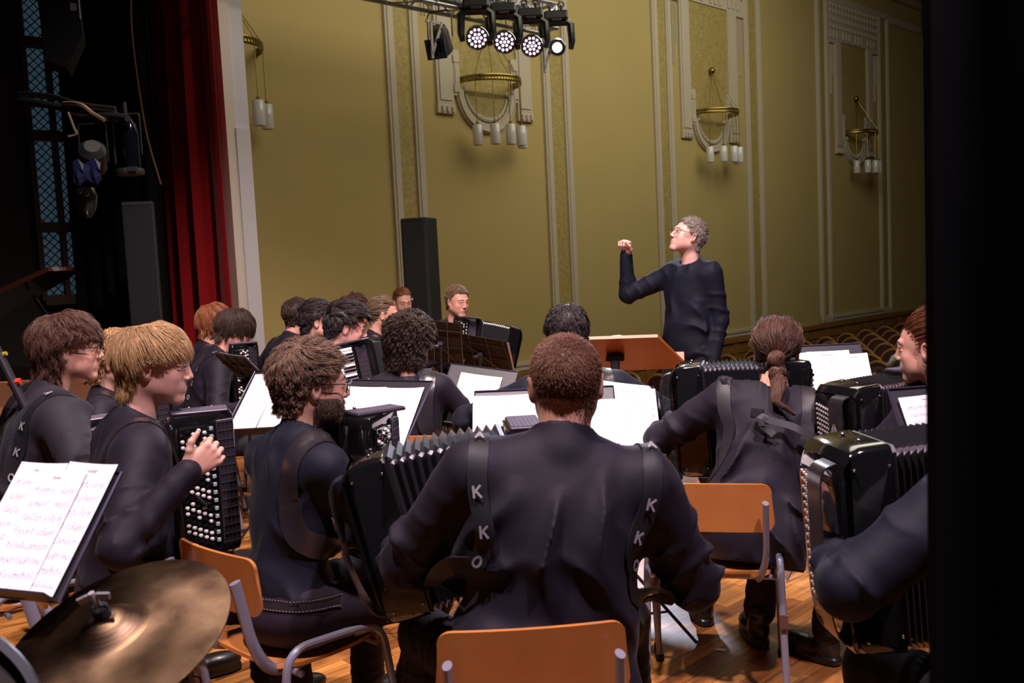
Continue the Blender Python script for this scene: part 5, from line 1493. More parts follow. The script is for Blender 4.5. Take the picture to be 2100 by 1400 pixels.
# N: bearded man with glasses
N_ = cast((640,792,2.80), -44, 'bearded person with glasses and tousled brown hair in a tight dark turtleneck', hs('wavy', guides=800, kids=24, top=.090, side=.022, backl=.022, width=.0009), 'brown', shirt='shirt_navy', trousers='trousers_plum', h=.0075, hh=.0024,
    ho=dict(beard=1), glasses=GF, head=(-22,-6,0), chyaw=2, choff=(-.03,.045), lean=6, loose=.004, fold=0.0063, collar=.055, hem=.045, waist=.13, shoulder=.175, bulk=.98,
    wl=(-.28,.42,.78), wr=(.12,.40,.66), pl=(-1,-.3,-.6), pr=(.9,-.4,-.8), knees=((-.16,.40),(.20,.40)), feet=((-.2,.42),(.18,.25)), seed=4, hair_seed=2,
    chair='orange plywood chair under the bearded person with glasses')
accordion(N_, 'black accordion on the lap of the bearded person with glasses', pos=(.03,.20,.66), yaw=-6, ext=.08, fan=5, straps=('r',), sw=.070, strapx=.105, H=.44, sdz=.06)
# C: blond
C_ = cast((318,752,2.92), -62, 'blond person with a straight fringe in profile, hand on the buttons', hs('bowl', guides=900, kids=26, width=.0009), 'blond', h=.008, hh=.0025, head=(-20,-9,0),
    lean=5, loose=.011, fold=0.0088, collar=.04, hem=-.10, hang=.01, px=dict(wr=(388,965,2.62)), wl=(-.30,.30,.75), pr=(.3,-.9,-.9), pl=(-1,-.2,-.5), knees=((-.14,.40),(.18,.42)), seed=3, hair_seed=5,
    hands=('wrapped', dict(curl=(48,66,42), tdir=((.024,.018,-.004),(.050,.034,.004),(.068,.052,.006),(.078,.080,.006)))), handR=(None, ((-.1,.80,.45),(1,.15,.1))), trousers='trousers_plum', skin=(.66,.40,.31),
    chair='orange plywood chair with grey legs under the blond person')
accordion(C_, 'black button accordion with chrome register chips held by the blond person', pos=(-.05,.17,.66), yaw=-8, ext=.10, fan=6, plate=22, straps=('r',), sw=.040, H=.45, letters=())
# A: far left
A_ = cast((142,718,3.45), -48, 'person with wavy collar-length brown hair, glasses and a lettered strap', hs('mop', guides=800, kids=24, backl=.10, side=.07, width=.0009), 'auburn', shirt='shirt_grey', h=.009, hh=.0028, glasses=GF,
    head=(-24,-4,0), lean=10, loose=.016, fold=0.0100, hang=.02, hem=-.10, wl=(-.34,.26,.72), wr=(.30,.30,.74), pr=(1,-.2,-.5), pl=(-1,-.5,-.6), seed=6, hair_seed=3,
    chair='orange plywood chair whose corner shows behind the white music sheets at lower left')
accordion(A_, 'black accordion mostly hidden before the person with the lettered strap', pos=(-.02,.17,.60), ext=.12, fan=6, straps=('r','l'), letters=('r',), strapx=.12, sm=LWB)
# B: curly blond behind
B_ = cast((238,742,4.35), -72, 'person with short curly blond hair half hidden between two players', hs('curl2', guides=420, width=.0016), 'blond', h=.011, hh=.0034, head=(-14,-8,0), lean=6, wl=(-.32,.26,.76), wr=(.28,.28,.74), seed=7, hair_seed=7, chair='orange plywood chair under the curly blond person', skin=(.66,.40,.31))
accordion(B_, 'black accordion of the curly blond person with studded top', pos=(-.04,.17,.62), ext=.14, fan=6, straps=('r',), H=.42)
# D, E
D_ = cast((443,664,6.2), -62, 'person with straight ginger hair at the red curtain', hs('bob', guides=360, kids=12, width=.0018, h=.005, backl=.05, side=.07, front=.08), 'ginger', h=.012, hh=.004, head=(0,-8,0), wl=(-.3,.25,.75), wr=(.28,.28,.74), seed=8, hair_seed=4, chair='orange plywood chair under the ginger-haired person')
accordion(D_, 'black accordion of the ginger-haired person at the curtain', pos=(0,.18,.66), ext=.10, straps=('r',))
E_ = cast((483,678,5.75), -64, 'person with a dark brown bob bowed over an accordion, lettered strap', hs('bob', guides=380, kids=12, width=.0017, h=.005, backl=.05, side=.085, front=.13), 'dark', h=.011, hh=.0036, head=(-8,-26,0), lean=16, bend=.05, wl=(-.3,.25,.75), wr=(.22,.34,.76), seed=9, hair_seed=6, fold=0.0088, loose=.012,
    handR=(None, ((0,.7,.6),(1,.1,.1))), chair='orange plywood chair under the person with the dark bob')
accordion(E_, 'black accordion before the person with the dark bob', pos=(-.02,.24,.70), ext=.10, straps=('r',), letters=('r',), strapx=.11, sw=.06, sm=LWB)
# F, G, H
F_ = cast((612,648,6.7), -48, 'dark-haired person from behind, first head right of the pale jamb', hs('short', **far), 'dark', h=.012, hh=.004, wl=(-.3,.25,.75), wr=(.28,.28,.74), seed=10, hair_seed=8, loose=.014, chair='orange plywood chair under the first person right of the jamb')
accordion(F_, 'black accordion of the first person right of the jamb', pos=(0,.18,.68), straps=('r','l'))
G_ = cast((652,660,5.95), -80, 'slim person with swept black hair and bare nape in profile', hs('quiff', guides=380, kids=12, width=.0016, h=.005, side=.012, backl=.02, front=.06), 'black', h=.011, hh=.0034, head=(0,-4,0), wl=(-.3,.25,.75), wr=(.28,.28,.74), seed=11, hair_seed=9, collar=.02, skin=(.66,.40,.30), chair='orange plywood chair under the slim person with swept black hair')
accordion(G_, 'black accordion of the slim person with swept black hair', pos=(0,.18,.68), straps=('r',))
H_ = cast((712,672,5.2), -84, 'person with thick dark quiff in profile over a piano accordion', hs('quiff', guides=520, kids=14, width=.0014, h=.004, top=.10, front=.07, side=.03, body=.036), 'black', h=.010, hh=.003, head=(4,-16,0), ho=dict(w=1.05, jaw=1.15, neck=1.15), lean=8, wl=(-.32,.26,.72), wr=(.30,.26,.70), seed=2, hair_seed=10, collar=.03,
    skin=(.68,.38,.31), chair='orange plywood chair under the person with the piano accordion')
accordion(H_, 'black piano accordion with white keys beside the curly dark hair', pos=(.06,.20,.71), yaw=-22, pitch=-10, piano=True, ext=.14, fan=8, straps=('r',), plate=40)
# I, I2, J, K
I_ = cast((730,640,7.5), -60, 'person whose curly brown hair top shows above the dark quiff', hs('curl2', guides=260, width=.0024, h=.006), 'auburn', h=.014, hh=.0045, wl=(-.3,.25,.75), wr=(.28,.28,.74), seed=5, hair_seed=2, chair='orange plywood chair hidden behind the person with the quiff')
I2 = cast((697,648,7.7), -50, 'person with black hair, a sliver between the slim profile and the quiff', hs('short', **far), 'black', h=.016, hh=.005, wl=(-.3,.25,.75), wr=(.28,.28,.74), seed=6, hair_seed=3)
J_ = cast((787,646,6.7), -82, 'person with slicked-back blond hair and beard in profile', hs('back', guides=420, kids=12, width=.0016, h=.005, target=(0,-.13,.0)), 'ash', h=.012, hh=.0036, head=(-2,-10,0), ho=dict(beard=1), wl=(-.3,.25,.75), wr=(.28,.28,.74), seed=7, hair_seed=4, chair='orange plywood chair under the slicked-back blond person')
accordion(J_, 'black accordion of the person with slicked-back hair', pos=(0,.18,.74), straps=('r',))
K_ = cast((826,620,8.4), -140, 'red-haired person with a pale hairclip looking down beside the loudspeaker', hs('back', guides=420, kids=12, width=.0018, h=.005, target=(0,-.12,.02)), 'red', h=.013, hh=.0036, head=(-16,-14,0), wl=(-.3,.25,.75), wr=(.28,.28,.74), seed=8, hair_seed=5, skin=(.70,.42,.34), bulk=.86, shoulder=.155, ho=dict(w=.94, jaw=.85), chair='orange plywood chair under the person with the hairclip')
m = MB(); m.box((-.078,.03,.035), (.008,.04,.012), None, .003); m.xf(K_.HR, K_.H); m.build('hairclip', mat('clip_white', (.8,.78,.75), .3), K_.root)
# L: facing us
L_ = cast((938,618,7.4), -142, 'young person with short fair hair facing the camera behind a button accordion', hs('short', guides=420, kids=14, width=.0013, h=.004, top=.035, side=.008, front=.035, body=.011, mode='side', dir=(-.8,.3,.2)), 'ash', h=.010, hh=.0030, head=(2,-12,0), skin=(.66,.38,.29), hl=.0,
    lean=4, px=dict(wr=(928,728,7.22)), wl=(-.44,.20,.90), pr=(1,-.2,-.6), pl=(-1,-.2,-.5), seed=9, hair_seed=6, collar=.02, knees=((-.2,.42),(.2,.42)), handR=(((.25,.9,.25),(-1,.3,0)), ((-.5,.8,.1),(.2,.5,.8))), hands=('wrapped','play'), chair='orange plywood chair under the young person facing the camera')
accordion(L_, 'black accordion with rows of white round buttons facing the camera', pos=(.0,.18,.70), yaw=-6, roll=-10, ext=.24, fan=8, plate=66, straps=('r','l'), strapx=.11)
# M: curly from behind
M_ = cast((842,706,4.6), -6, 'person with a large dark curly mop in a black sweater from behind', HS['curls'], 'dark', h=.009, hh=.003, lean=9, loose=.006, fold=0.0050, collar=.0, head=(-16,-6,0), hem=-.08, shoulder=.17,
    px=dict(wr=(948,892,4.75)), wl=(-.34,.26,.72), pr=(.9,-.6,-.3), pl=(-1,-.4,-.5), seed=10, hair_seed=11, hands=('wrapped','play'), chair='orange plywood chair under the curly-haired person in the black sweater')
accordion(M_, 'black accordion before the curly-haired person in the black sweater', pos=(-.04,.17,.58), ext=.14, straps=('r','l'), sw=.075, strapx=.105)
# O: behind P
O_ = cast((1163,690,3.95), 4, 'person with dark greyish hair bowed forward, beyond the cropped head', hs('mop', guides=520, kids=16, top=.07, side=.04, backl=.04, front=.06, body=.02, curl=(.003,1)), 'black', shirt='shirt_navy', h=.009, hh=.003, lean=16, bend=.05, loose=.010, head=(0,-14,0),
    px=dict(wl=(1000,868,4.15)), wr=(.30,.28,.70), pl=(-1.2,-.6,-.1), pr=(1,-.4,-.3), seed=11, hair_seed=12, fold=0.0075, chair='orange plywood chair of the bowed person beyond the cropped head')
accordion(O_, 'black accordion of the bowed person beyond the cropped head', pos=(-.04,.20,.60), ext=.16, straps=('r','l'), sw=.05)
# Q: pony tail
Q_ = cast((1592,722,3.55), -14, 'person with a low knotted brown ponytail and crossed back strap', hs('back', guides=900, kids=14, width=.0010, target=(-.01,-.125,-.035), side=.10, top=.15, body=.011), 'auburn', h=.008, hh=.0026, lean=20, side=9, choff=(-.15,.0), bend=.05, loose=.014, fold=0.0125, hang=.012, head=(4,-12,2), collar=0, ho=dict(w=.97), shoulder=.175,
    px=dict(wl=(1415,860,3.75)), wr=(.30,.34,.70), pl=(-1.0,-.7,-.5), pr=(1,-.5,-.3), seed=3, hair_seed=1, hem=-.12, knees=((-.20,.40),(.06,.44)), feet=((-.22,.5),(.0,.30)), trousers='trousers_plum', gaze=(0,1,-.4),
    chair='orange plywood chair with a scuffed grey leg under the ponytailed person')
accordion(Q_, 'black accordion with chrome studs before the ponytailed person', pos=(.04,.22,.68), roll=2, ext=.22, fan=6, straps=('r','l'), sw=.050, strapx=.12, strapxl=.165, H=.45, sm=mat('strap_dull_leather', (.018,.015,.019), .48, spec=.35))
# R: right edge
R_ = cast((1906,714,3.15), 22, 'person with loose reddish hair and an earring, cut by the black leg', hs('back', guides=700, kids=14, width=.0011, target=(0,-.12,.06), side=.10, messy=.14, body=.015), 'red', h=.009, hh=.0026, lean=8, head=(30,-6,0), loose=.014, fold=0.0088, ho=dict(w=.95, jaw=.9), collar=.01, shoulder=.16,
    px=dict(wl=(1690,905,3.30)), wr=(.30,.3,.72), pl=(-.6,-.8,-.8), cuff=.62, seed=4, hair_seed=2, skin=(.66,.38,.30), hands=('wrapped','play'), chair='orange plywood chair under the reddish-haired person at the black leg')
accordion(R_, 'black accordion with a hand strap lettered A, before the reddish-haired person', pos=(.0,.20,.65), ext=.16, fan=4, straps=('l',), blet='A', N=12, letters=())
# S: arm only
S_ = cast((2105,760,1.98), 6, 'person in a navy sleeve reaching into an accordion, mostly behind the black leg', HS['short'], 'dark', shirt='shirt_navy', h=.0075, hh=.003, lean=10, loose=.012, fold=0.0088, armr=1.15, shoulder=.185,
    px=dict(wl=(1695,1105,2.10)), wr=(.3,.3,.75), pl=(-.5,-.9,-.22), seed=5, hair_seed=2, hands=('wrapped',None), handR=(((-.05,.45,.9),(-1,.2,.1)), None), knees=((-.22,.40),(.2,.42)), trousers='trousers_black')
accordion(S_, 'large black accordion in the near right with ribbed bellows', pos=(-.06,.22,.64), yaw=0, ext=.22, fan=4, H=.48, N=15, straps=(), blet='', D=.21)
# conductor
X_ = cast((1411,486,5.9), 132, 'conductor with glasses in a dark shirt, fist raised and face lifted', hs('short', guides=700, kids=14, width=.0012, h=.004, top=.045, side=.012, body=.013, front=.03, mode='side', dir=(-.5,.6,.3)), 'grey', shirt='shirt_midnight', h=.0085, hh=.0026, stand=True, ho=dict(), glasses=GG,
    head=(-30,20,0), shoulder=.158, bulk=.90, lean=-2, bend=-.01, loose=.014, fold=0.0075, hang=.02, hem=-.16, px=dict(wr=(1284,522,6.05), wl=(1462,742,5.72)), pr=(-.2,-.3,-1), pl=(-.25,-1,0), seed=8, hair_seed=5, hands=('relax','fist'), handR=(None, ((-.15,.2,1),(.2,-1,.2))), skin=(.62,.40,.34), collar=.03, gaze=(0,1,.1), feet=((-.12,0),(.12,.05)))
# audience people
T_ = cast((1856,722,13.2), 150, 'person in a pale shirt photographing from the hall seats', hs('short', **far), 'ash', shirt='shirt_pale' if 'shirt_pale' in MATS else 'shirt_grey', h=.016, hh=.006, stand=True, floor=HZ, px=dict(wr=(1850,726,12.95), wl=(1868,727,12.95)), pr=(1,0,-1), pl=(-1,0,-1), seed=8) if 0 else None
# pony tail and extra straps of the ponytailed person
def tail(B, pts, rad, hcol, seed=1, n=900, name='ponytail', wid=.0010, snap=True):
    r = np.random.RandomState(seed); C = spline([B.H + B.HR @ V(*p) for p in pts], 26); k_ = len(C)
    rr = np.interp(np.linspace(0, 1, k_), np.linspace(0, 1, len(rad)), rad); T = np.gradient(C, axis=0); T /= np.linalg.norm(T, axis=1)[:, None]
    A = np.cross(T, V(.2,.9,.3)); A /= np.linalg.norm(A, axis=1)[:, None]; Bn = np.cross(T, A)
    a = r.uniform(0, 6.28, n); q = np.sqrt(r.uniform(.25, 1, n)); tw = r.uniform(2.0, 3.4, n)*np.sign(r.randn(n)+.3)
    tt = np.linspace(0, 1, k_); ang = a[:, None] + tw[:, None]*tt[None]*2.2
    C = B.snap(C, max(rad)*.9, only_out=True, it=3) if snap else C
    W = C[None] + (A[None]*np.cos(ang)[..., None] + Bn[None]*np.sin(ang)[..., None])*(q[:, None]*rr[None])[..., None]
    Tn = np.gradient(W, axis=1); Tn /= np.linalg.norm(Tn, axis=2)[..., None]+1e-9; X = np.cross(Tn, V(.31,.2,.93)); X /= np.linalg.norm(X, axis=2)[..., None]+1e-9; Y = np.cross(Tn, X)
    wd = wid*np.interp(tt, [0,.8,1], [1,.9,.2])[None, :, None]
    HV = np.stack([W + (X*math.cos(g) + Y*math.sin(g))*wd for g in (0,2.094,4.189)], 2).reshape(-1, 3)
    idx = np.arange(n*k_*3).reshape(n, k_, 3)
    f = np.concatenate([np.stack([idx[:, :-1, i], idx[:, :-1, (i+1) % 3], idx[:, 1:, (i+1) % 3], idx[:, 1:, i]], -1).reshape(-1, 4) for i in range(3)])
    return link(name, mesh_np(name, HV, [f], MATS['hair_'+hcol], tint=np.repeat(r.uniform(.1, 1, n), k_*3)), B.root)
tail(Q_, [(-.01,-.105,-.02),(-.012,-.130,-.045),(-.002,-.128,-.075),(-.014,-.140,-.105),(-.004,-.158,-.14),(-.012,-.185,-.19),(.0,-.215,-.27)], [.022,.036,.020,.034,.026,.030,.024,.006], 'auburn')
m = MB(); c = Q_.H + Q_.HR @ V(0,-.129,-.072); m.tube([c + Q_.HR @ V(.019*math.cos(t),.019*math.sin(t),0) for t in np.linspace(0,6.28,14,endpoint=False)], .005, 6, closed=True); m.build('hair_tie', mat('hair_tie', (.02,.012,.012), .6), Q_.root)
# back strap across the ponytailed person
acc = [o for o in bpy.data.objects if o.get('label', '').startswith('black accordion with chrome studs')][0]
def on_back(B, pts, w_, name, m_, parent, p0):
    o = ribbon(B, [B.tor(p) for p in pts], w_, .003, None, 24, name, m_, parent)
    me = o.data; co = np.empty(len(me.vertices)*3, np.float32); me.vertices.foreach_get('co', co); co = co.reshape(-1, 3) - np.asarray(p0, np.float32); me.vertices.foreach_set('co', co.ravel()); me.update(); return o
p0 = V(-.02,.22,.60)
on_back(Q_, [(-.135,-.16,.31),(-.06,-.17,.295),(.04,-.17,.27),(.14,-.16,.255)], .026, 'back_strap', SUE, acc, p0)
on_back(Q_, [(-.10,-.17,.30),(-.07,-.17,.27),(-.035,-.17,.235)], .024, 'back_strap', SUE, acc, p0)
q = Q_.snap([Q_.tor((-.125,-.16,.307))], .012)[0] - p0; m = MB(); m.box(q, (.045,.014,.036), Q_.R, .004); m.build('buckle', mat('buckle_black', (.02,.018,.02), .25), acc)
# ear rings
for B, sx in ((R_, -1), (R_, 1), (Q_, -1)):
    m = MB(); c = B.H + B.HR @ V(sx*.084,-.003,-.045); m.tube([c + B.HR @ V(0,.009*math.cos(t),.010*math.sin(t)) for t in np.linspace(0,6.28,14,endpoint=False)], .0013, 6, closed=True); m.build('earring', CHR, B.root)
# belt of the bearded player
def belt(B):
    P = []
    for t in np.linspace(0, 2*math.pi, 49):
        P.append([B.tor((.158*B.bulk*math.cos(t), .112*math.sin(t), z)) for z in (.028,.062)])
    P = np.array(P); F = P.reshape(-1, 3)
    for _ in range(5):
        e = .004; g = np.stack([B.trousers(F + V(*(e if i == j else 0 for j in range(3)))) - B.trousers(F - V(*(e if i == j else 0 for j in range(3)))) for i in range(3)], 1); g[:, 2] = 0; g /= np.linalg.norm(g, axis=1)[:, None]+1e-9
        d = np.minimum(B.trousers(F), B.shirt(F)) - .003; F = F - g*np.clip(d, -.03, .03)[:, None]
    P = F.reshape(P.shape); m = MB(); m.grid(P, -.003); o = m.build('belt', STR, B.root)
    m = MB()
    for j, k_ in ((0, .12), (1, .12)):
        Q = P[:, 0]*(1-(k_ if j == 0 else 1-k_)) + P[:, 1]*(k_ if j == 0 else 1-k_); c = Q.mean(0); n_ = Q - c; n_[:, 2] = 0; n_ /= np.linalg.norm(n_, axis=1)[:, None]
        for a, b, nn_ in zip(Q[:-1], Q[1:], n_[:-1]):
            for f_ in (0, .5): m.box(a + (b-a)*(f_+.2) + nn_*.0042, (.0045, .0014, .0016), rotz(math.degrees(math.atan2((b-a)[1], (b-a)[0]))))
    m.build('stitching', mat('stitch_thread', (.35,.30,.30), .7), o, smooth=False)
belt(N_)
# teal mark on the near chair
near = CHAIRS[0]
m = MB(); m.sphere((-.180,-.262+.030*.81-.012,.745), (.012,.004,.007), 8); m.build('teal_mark', mat('teal_plastic', (.02,.22,.20), .5), near)

# ---------------------------------------------------------------- stands with sheets
def desk_at(px, py, Y): return at(px, py, Y)
# lower left: percussion sheets
st = music_stand(desk_at(92,1090,1.85), -20, 42, 'music stand holding the large pale sheets at lower left', w=.24, h=.28, roll=0)
sheets(st, [(-.085,.01,.13,.285,0),(.045,.012,.13,.285,1.5),(-.02,-.005,.13,.28,0)], ['left page of the large pale sheets at lower left','right page of the large pale sheets at lower left, tilted top corner','middle page of the large pale sheets at lower left'])
st = music_stand(desk_at(555,820,4.0), -38, 40, 'black stand holding two bright pages behind the tousled brown head', w=.46, h=.34, roll=-6)
sheets(st, [(-.10,.0,.195,.285,0),(.10,-.01,.195,.285,-2)], ['left of two bright pages behind the tousled brown head','right of two bright pages behind the tousled brown head'])
st = music_stand(desk_at(518,772,4.7), 125, 42, 'stand seen from its dark back beside the bowed dark bob', w=.46, h=.33, wire=True)
sheets(st, [(0,.01,.40,.30,0)], 'pale pages edge-on on the stand beside the bowed dark bob')
st = music_stand(desk_at(772,845,3.75), -28, 46, 'black stand with fanned white pages before the bearded person', w=.41, h=.33)
sheets(st, [(-.10,-.02,.20,.285,0),(.09,-.022,.195,.285,-1.5),(.10,-.025,.195,.285,-4)], ['left of the white pages before the bearded person','upper right of the white pages before the bearded person','lowest of the fanned white pages before the bearded person'])
st = music_stand(desk_at(975,815,4.6), -16, 40, 'violet-edged stand with one white page left of the bowed dark-haired person', w=.36, h=.36, roll=8)
sheets(st, [(0,-.02,.22,.30,0)], 'white page on the violet-edged stand left of the bowed person')
st = music_stand(desk_at(1118,862,3.1), -2, 42, 'stand with wide white pages behind the fanned bellows', w=.48, h=.26)
sheets(st, [(-.14,-.02,.21,.25,0),(.06,-.02,.19,.25,0),(.18,-.04,.14,.22,2)], ['left white page above the fanned bellows','white page mostly behind the cropped head','small white page right of the cropped head'])
st = music_stand(desk_at(1285,862,3.6), 10, 36, 'stand with a thick sheaf of white pages right of the cropped head', w=.26, h=.32, roll=8)
sheets(st, [(-.01,.01,.22,.31,3),(.0,.0,.22,.31,1),(.02,-.01,.22,.31,0)], ['hindmost page of the thick sheaf right of the cropped head','middle page of the thick sheaf right of the cropped head','front page of the thick sheaf right of the cropped head'])
st = music_stand(desk_at(1690,775,4.3), 0, 26, 'black stand with wide white pages right of the ponytail', w=.40, h=.33)
sheets(st, [(-.13,-.025,.20,.30,-3),(.035,-.02,.20,.30,0),(.155,-.03,.13,.28,-1)], ['left page behind the ponytail','centre page of notes right of the ponytail','narrow page of boxed notes at the right of that stand'])
st = music_stand(desk_at(1935,862,2.45), 8, 30, 'stand with one white page cut by the black leg', w=.26, h=.20, roll=0)
sheets(st, [(-.01,-.02,.20,.19,-3)], 'white page cut by the black leg at the right')
st = music_stand(desk_at(988,722,6.6), 158, 40, 'wire stand seen from behind before the young person facing the camera', w=.44, h=.33, wire=True, roll=-10)
sheets(st, [(0,.0,.46,.28,0)], 'pale pages peeking out behind the wire stand before the facing person')
music_stand(desk_at(905,700,6.2), 172, 30, 'wire stand seen from behind with a slanting rod beside the dark curls', w=.30, h=.33, wire=True, roll=-8)
# conductor's wooden desk
c = desk_at(1262,722,5.15); root = empty('conductor_desk', (c[0], c[1], 0), 170); tag(root, 'wide orange wooden conductor desk on a pole', 'conductor desk')
DW = mat('desk_wood', (.42,.13,.035), .35, coat=.2, vary=(4, (.36,.10,.028), .2)); R = rotx(-58); C = V(0,0,c[2])
m = MB(); pts = [(-.38,-.20),(.38,-.20),(.38,-.14),(.24,.20),(-.24,.20),(-.38,-.14)]
m.prism(pts, 0, .018, R); m.xf(np.eye(3), C); m.build('board', DW, root, smooth=False)
m = MB(); m.box(C + R @ V(0,-.04,-.205), (.76,.10,.016), R, .003); m.build('ledge', DW, root, smooth=False)
m = MB(); m.box(C + V(0,.035,-.03), (.10,.07,.03), None, .005); m.box(C + V(0,.05,-.09), (.05,.05,.12), None, .01); m.tube([C + V(0,.05,-.12), V(0,.05,.45)], .014, 10); m.tube([V(0,.05,.5), V(0,.05,.05)], .020, 10); m.build('pole', STD, root)
m = MB(); m.lathe([(.0,.0),(.22,.0),(.22,.012),(.03,.04)][::-1], 24, c=(0,.05,.0)); m.build('base', STD, root)
m = MB(); P = [[C + R @ V(x, -.006-.012*math.exp(-((x+.02)/.03)**2), z) for x in np.linspace(-.20,.20,13)] for z in (-.15,.17)]; m.grid(np.array(P), -.004)
o = m.build('open_score', PAPB); o.parent = None; o.matrix_world = Matrix.Translation(root.location) @ Matrix.Rotation(math.radians(170), 4, 'Z'); tag(o, 'open score lying on the orange wooden conductor desk', 'score')

# ---------------------------------------------------------------- cymbal and drum in the near corner
cc = at(228, 1292, 1.66); root = empty('crash_cymbal', cc); tag(root, 'large mottled bronze cymbal in the near lower left corner', 'cymbal')
CM = bpy.data.materials.new('cymbal_bronze'); CM.use_nodes = True; nt = CM.node_tree; b = nt.nodes['Principled BSDF']; b.inputs['Metallic'].default_value = 1; b.inputs['Roughness'].default_value = .44; b.inputs['Anisotropic'].default_value = .6
tc = nt.nodes.new('ShaderNodeTexCoord'); nz = nt.nodes.new('ShaderNodeTexNoise'); nz.inputs['Scale'].default_value = 9; nz.inputs['Detail'].default_value = 6; nt.links.new(tc.outputs['Object'], nz.inputs['Vector'])
cr = nt.nodes.new('ShaderNodeValToRGB'); cr.color_ramp.elements[0].position = .36; cr.color_ramp.elements[0].color = (.065,.038,.024,1); cr.color_ramp.elements[1].position = .64; cr.color_ramp.elements[1].color = (.22,.145,.085,1)
nt.links.new(nz.outputs['Fac'], cr.inputs['Fac']); nt.links.new(cr.outputs['Color'], b.inputs['Base Color'])
ln = nt.nodes.new('ShaderNodeVectorMath'); ln.operation = 'LENGTH'; nt.links.new(tc.outputs['Object'], ln.inputs[0]); ml = nt.nodes.new('ShaderNodeMath'); ml.operation = 'SINE'; m2 = nt.nodes.new('ShaderNodeMath'); m2.operation = 'MULTIPLY'; m2.inputs[1].default_value = 1700
nt.links.new(ln.outputs['Value'], m2.inputs[0]); nt.links.new(m2.outputs[0], ml.inputs[0]); bp = nt.nodes.new('ShaderNodeBump'); bp.inputs['Strength'].default_value = .05; bp.inputs['Distance'].default_value = .001; nt.links.new(ml.outputs[0], bp.inputs['Height']); nt.links.new(bp.outputs[0], b.inputs['Normal'])
pr = [(.006,.036),(.025,.034),(.045,.022),(.058,.008),(.075,.001),(.12,-.006),(.17,-.013),(.215,-.022),(.2155,-.0235),(.17,-.0145),(.12,-.0075),(.075,-.0005),(.058,.0065),(.045,.0205),(.025,.0325),(.006,.0345)]
m = MB(); m.lathe(pr[::-1], 72); root.rotation_euler = (math.radians(22), math.radians(-10), 0)
m.build('disc', CM, root, angle=50)
m = MB(); m.lathe([(.0,.036),(.015,.036),(.016,.056),(.013,.060),(.0,.060)][::-1], 16); m.build('felt', mat('felt_black', (.008,.008,.009), .9), root)
m = MB(); m.tube([(0,0,.06),(0,0,.092)], .006, 10); m.box((.018,0,.080), (.026,.006,.018), roty(15), .003); m.box((-.018,0,.080), (.026,.006,.018), roty(-15), .003); m.build('wing_nut', mat('nickel', (.6,.58,.62), .25, metal=.5), root)
r2 = empty('cymbal_stand', (cc[0], cc[1], 0)); tag(r2, 'chrome stand carrying the bronze cymbal', 'cymbal stand')
m = MB(); m.tube([V(0,0,.10), V(0,0,cc[2]-.03)], .011, 10); m.build('tube', CHR, r2)
for i in range(3):
    a = math.radians(200+i*120); m = MB(); m.tube([V(0,0,.50), V(.30*math.cos(a), .30*math.sin(a), .012)], .009, 8); m.tube([V(0,0,.16), V(.17*math.cos(a), .17*math.sin(a), .22)], .006, 6); m.build('leg', CHR, r2)
# dark drum with metal hoop below it
dc = at(-215, 1580, 1.25); root = empty('floor_tom', (dc[0], dc[1], dc[2]), 0); tag(root, 'dark drum with a metal hoop cut by the lower left corner', 'drum')
root.rotation_euler = (math.radians(58), 0, math.radians(34))
m = MB(); m.lathe([(.17,-.16),(.175,-.16),(.175,.10),(.165,.10),(.165,-.16)][::-1], 48); m.build('shell', mat('drum_shell', (.035,.012,.008), .35, coat=.3), root)
m = MB(); m.lathe([(.165,.09),(.184,.088),(.188,.118),(.184,.124),(.172,.124),(.170,.105)][::-1], 48, cap=(0,0)); m.build('hoop', mat('hoop_metal', (.10,.10,.11), .35, metal=.9), root)
m = MB(); m.lathe([(.0,.108),(.17,.108)][::-1], 48); m.build('drum_head', mat('drum_skin', (.03,.02,.018), .6), root)

# ---------------------------------------------------------------- piano and timber at the far left
c = at(30, 640, 5.6); root = empty('grand_piano', (c[0]-.32, c[1], 0), 14); tag(root, 'dark glossy grand piano with raised lid at the far left', 'piano')
PW = mat('piano_lacquer', (.016,.004,.003), .16, coat=1)
m = MB(); prof = spline([(-.75,-.7),(-.75,.8),(-.2,1.1),(.25,.6),(.75,.1),(.78,-.7)], 30); k_ = len(prof)
m.add([(p[0], p[1], .72) for p in prof] + [(p[0], p[1], 1.0) for p in prof], [list(range(k_))[::-1], [k_+i for i in range(k_)]] + [(i, (i+1) % k_, k_+(i+1) % k_, k_+i) for i in range(k_)]); m.build('case', PW, root, smooth=False)
Rl = roty(-23); m = MB(); lp = [V(-.76,p[1],1.02) + Rl @ V(p[0]+.76,0,0) for p in prof]; m.add(lp + [q + Rl @ V(0,0,.025) for q in lp], [list(range(k_))[::-1], [k_+i for i in range(k_)]] + [(i, (i+1) % k_, k_+(i+1) % k_, k_+i) for i in range(k_)]); m.build('lid', PW, root, smooth=False)
m = MB(); m.tube([(.66,.0,1.0),(.40,.0,1.49)], .012, 8); m.build('lid_prop', PW, root)
for x, y in ((-.65,-.55),(.65,-.55),(-.1,.85)): m = MB(); m.lathe([(.035,0),(.03,.1),(.05,.5),(.06,.72)], 12, c=(x,y,0)); m.build('leg', PW, root)
m = MB(); m.box((0,-.80,.76), (1.3,.22,.04), None, .01); m.build('key_bed', PW, root)
m = MB(); m.sphere((.62,-.72,1.02), .018, 8); m.build('lid_knob', BRASS, root)
c = at(60, 765, 4.6); root = empty('timber_table', (c[0]-.35, c[1]+.05, 0), 8); tag(root, 'low brown wooden table edge behind the wavy-haired person', 'table')
TW = mat('timber_brown', (.14,.055,.022), .5, vary=(5, (.09,.035,.015), .2)); m = MB(); m.box((0,0,1.00), (1.5,.03,.14), None, .004); m.box((.1,-.15,.93), (1.3,.26,.025), None, .004); m.build('top', TW, root, smooth=False)
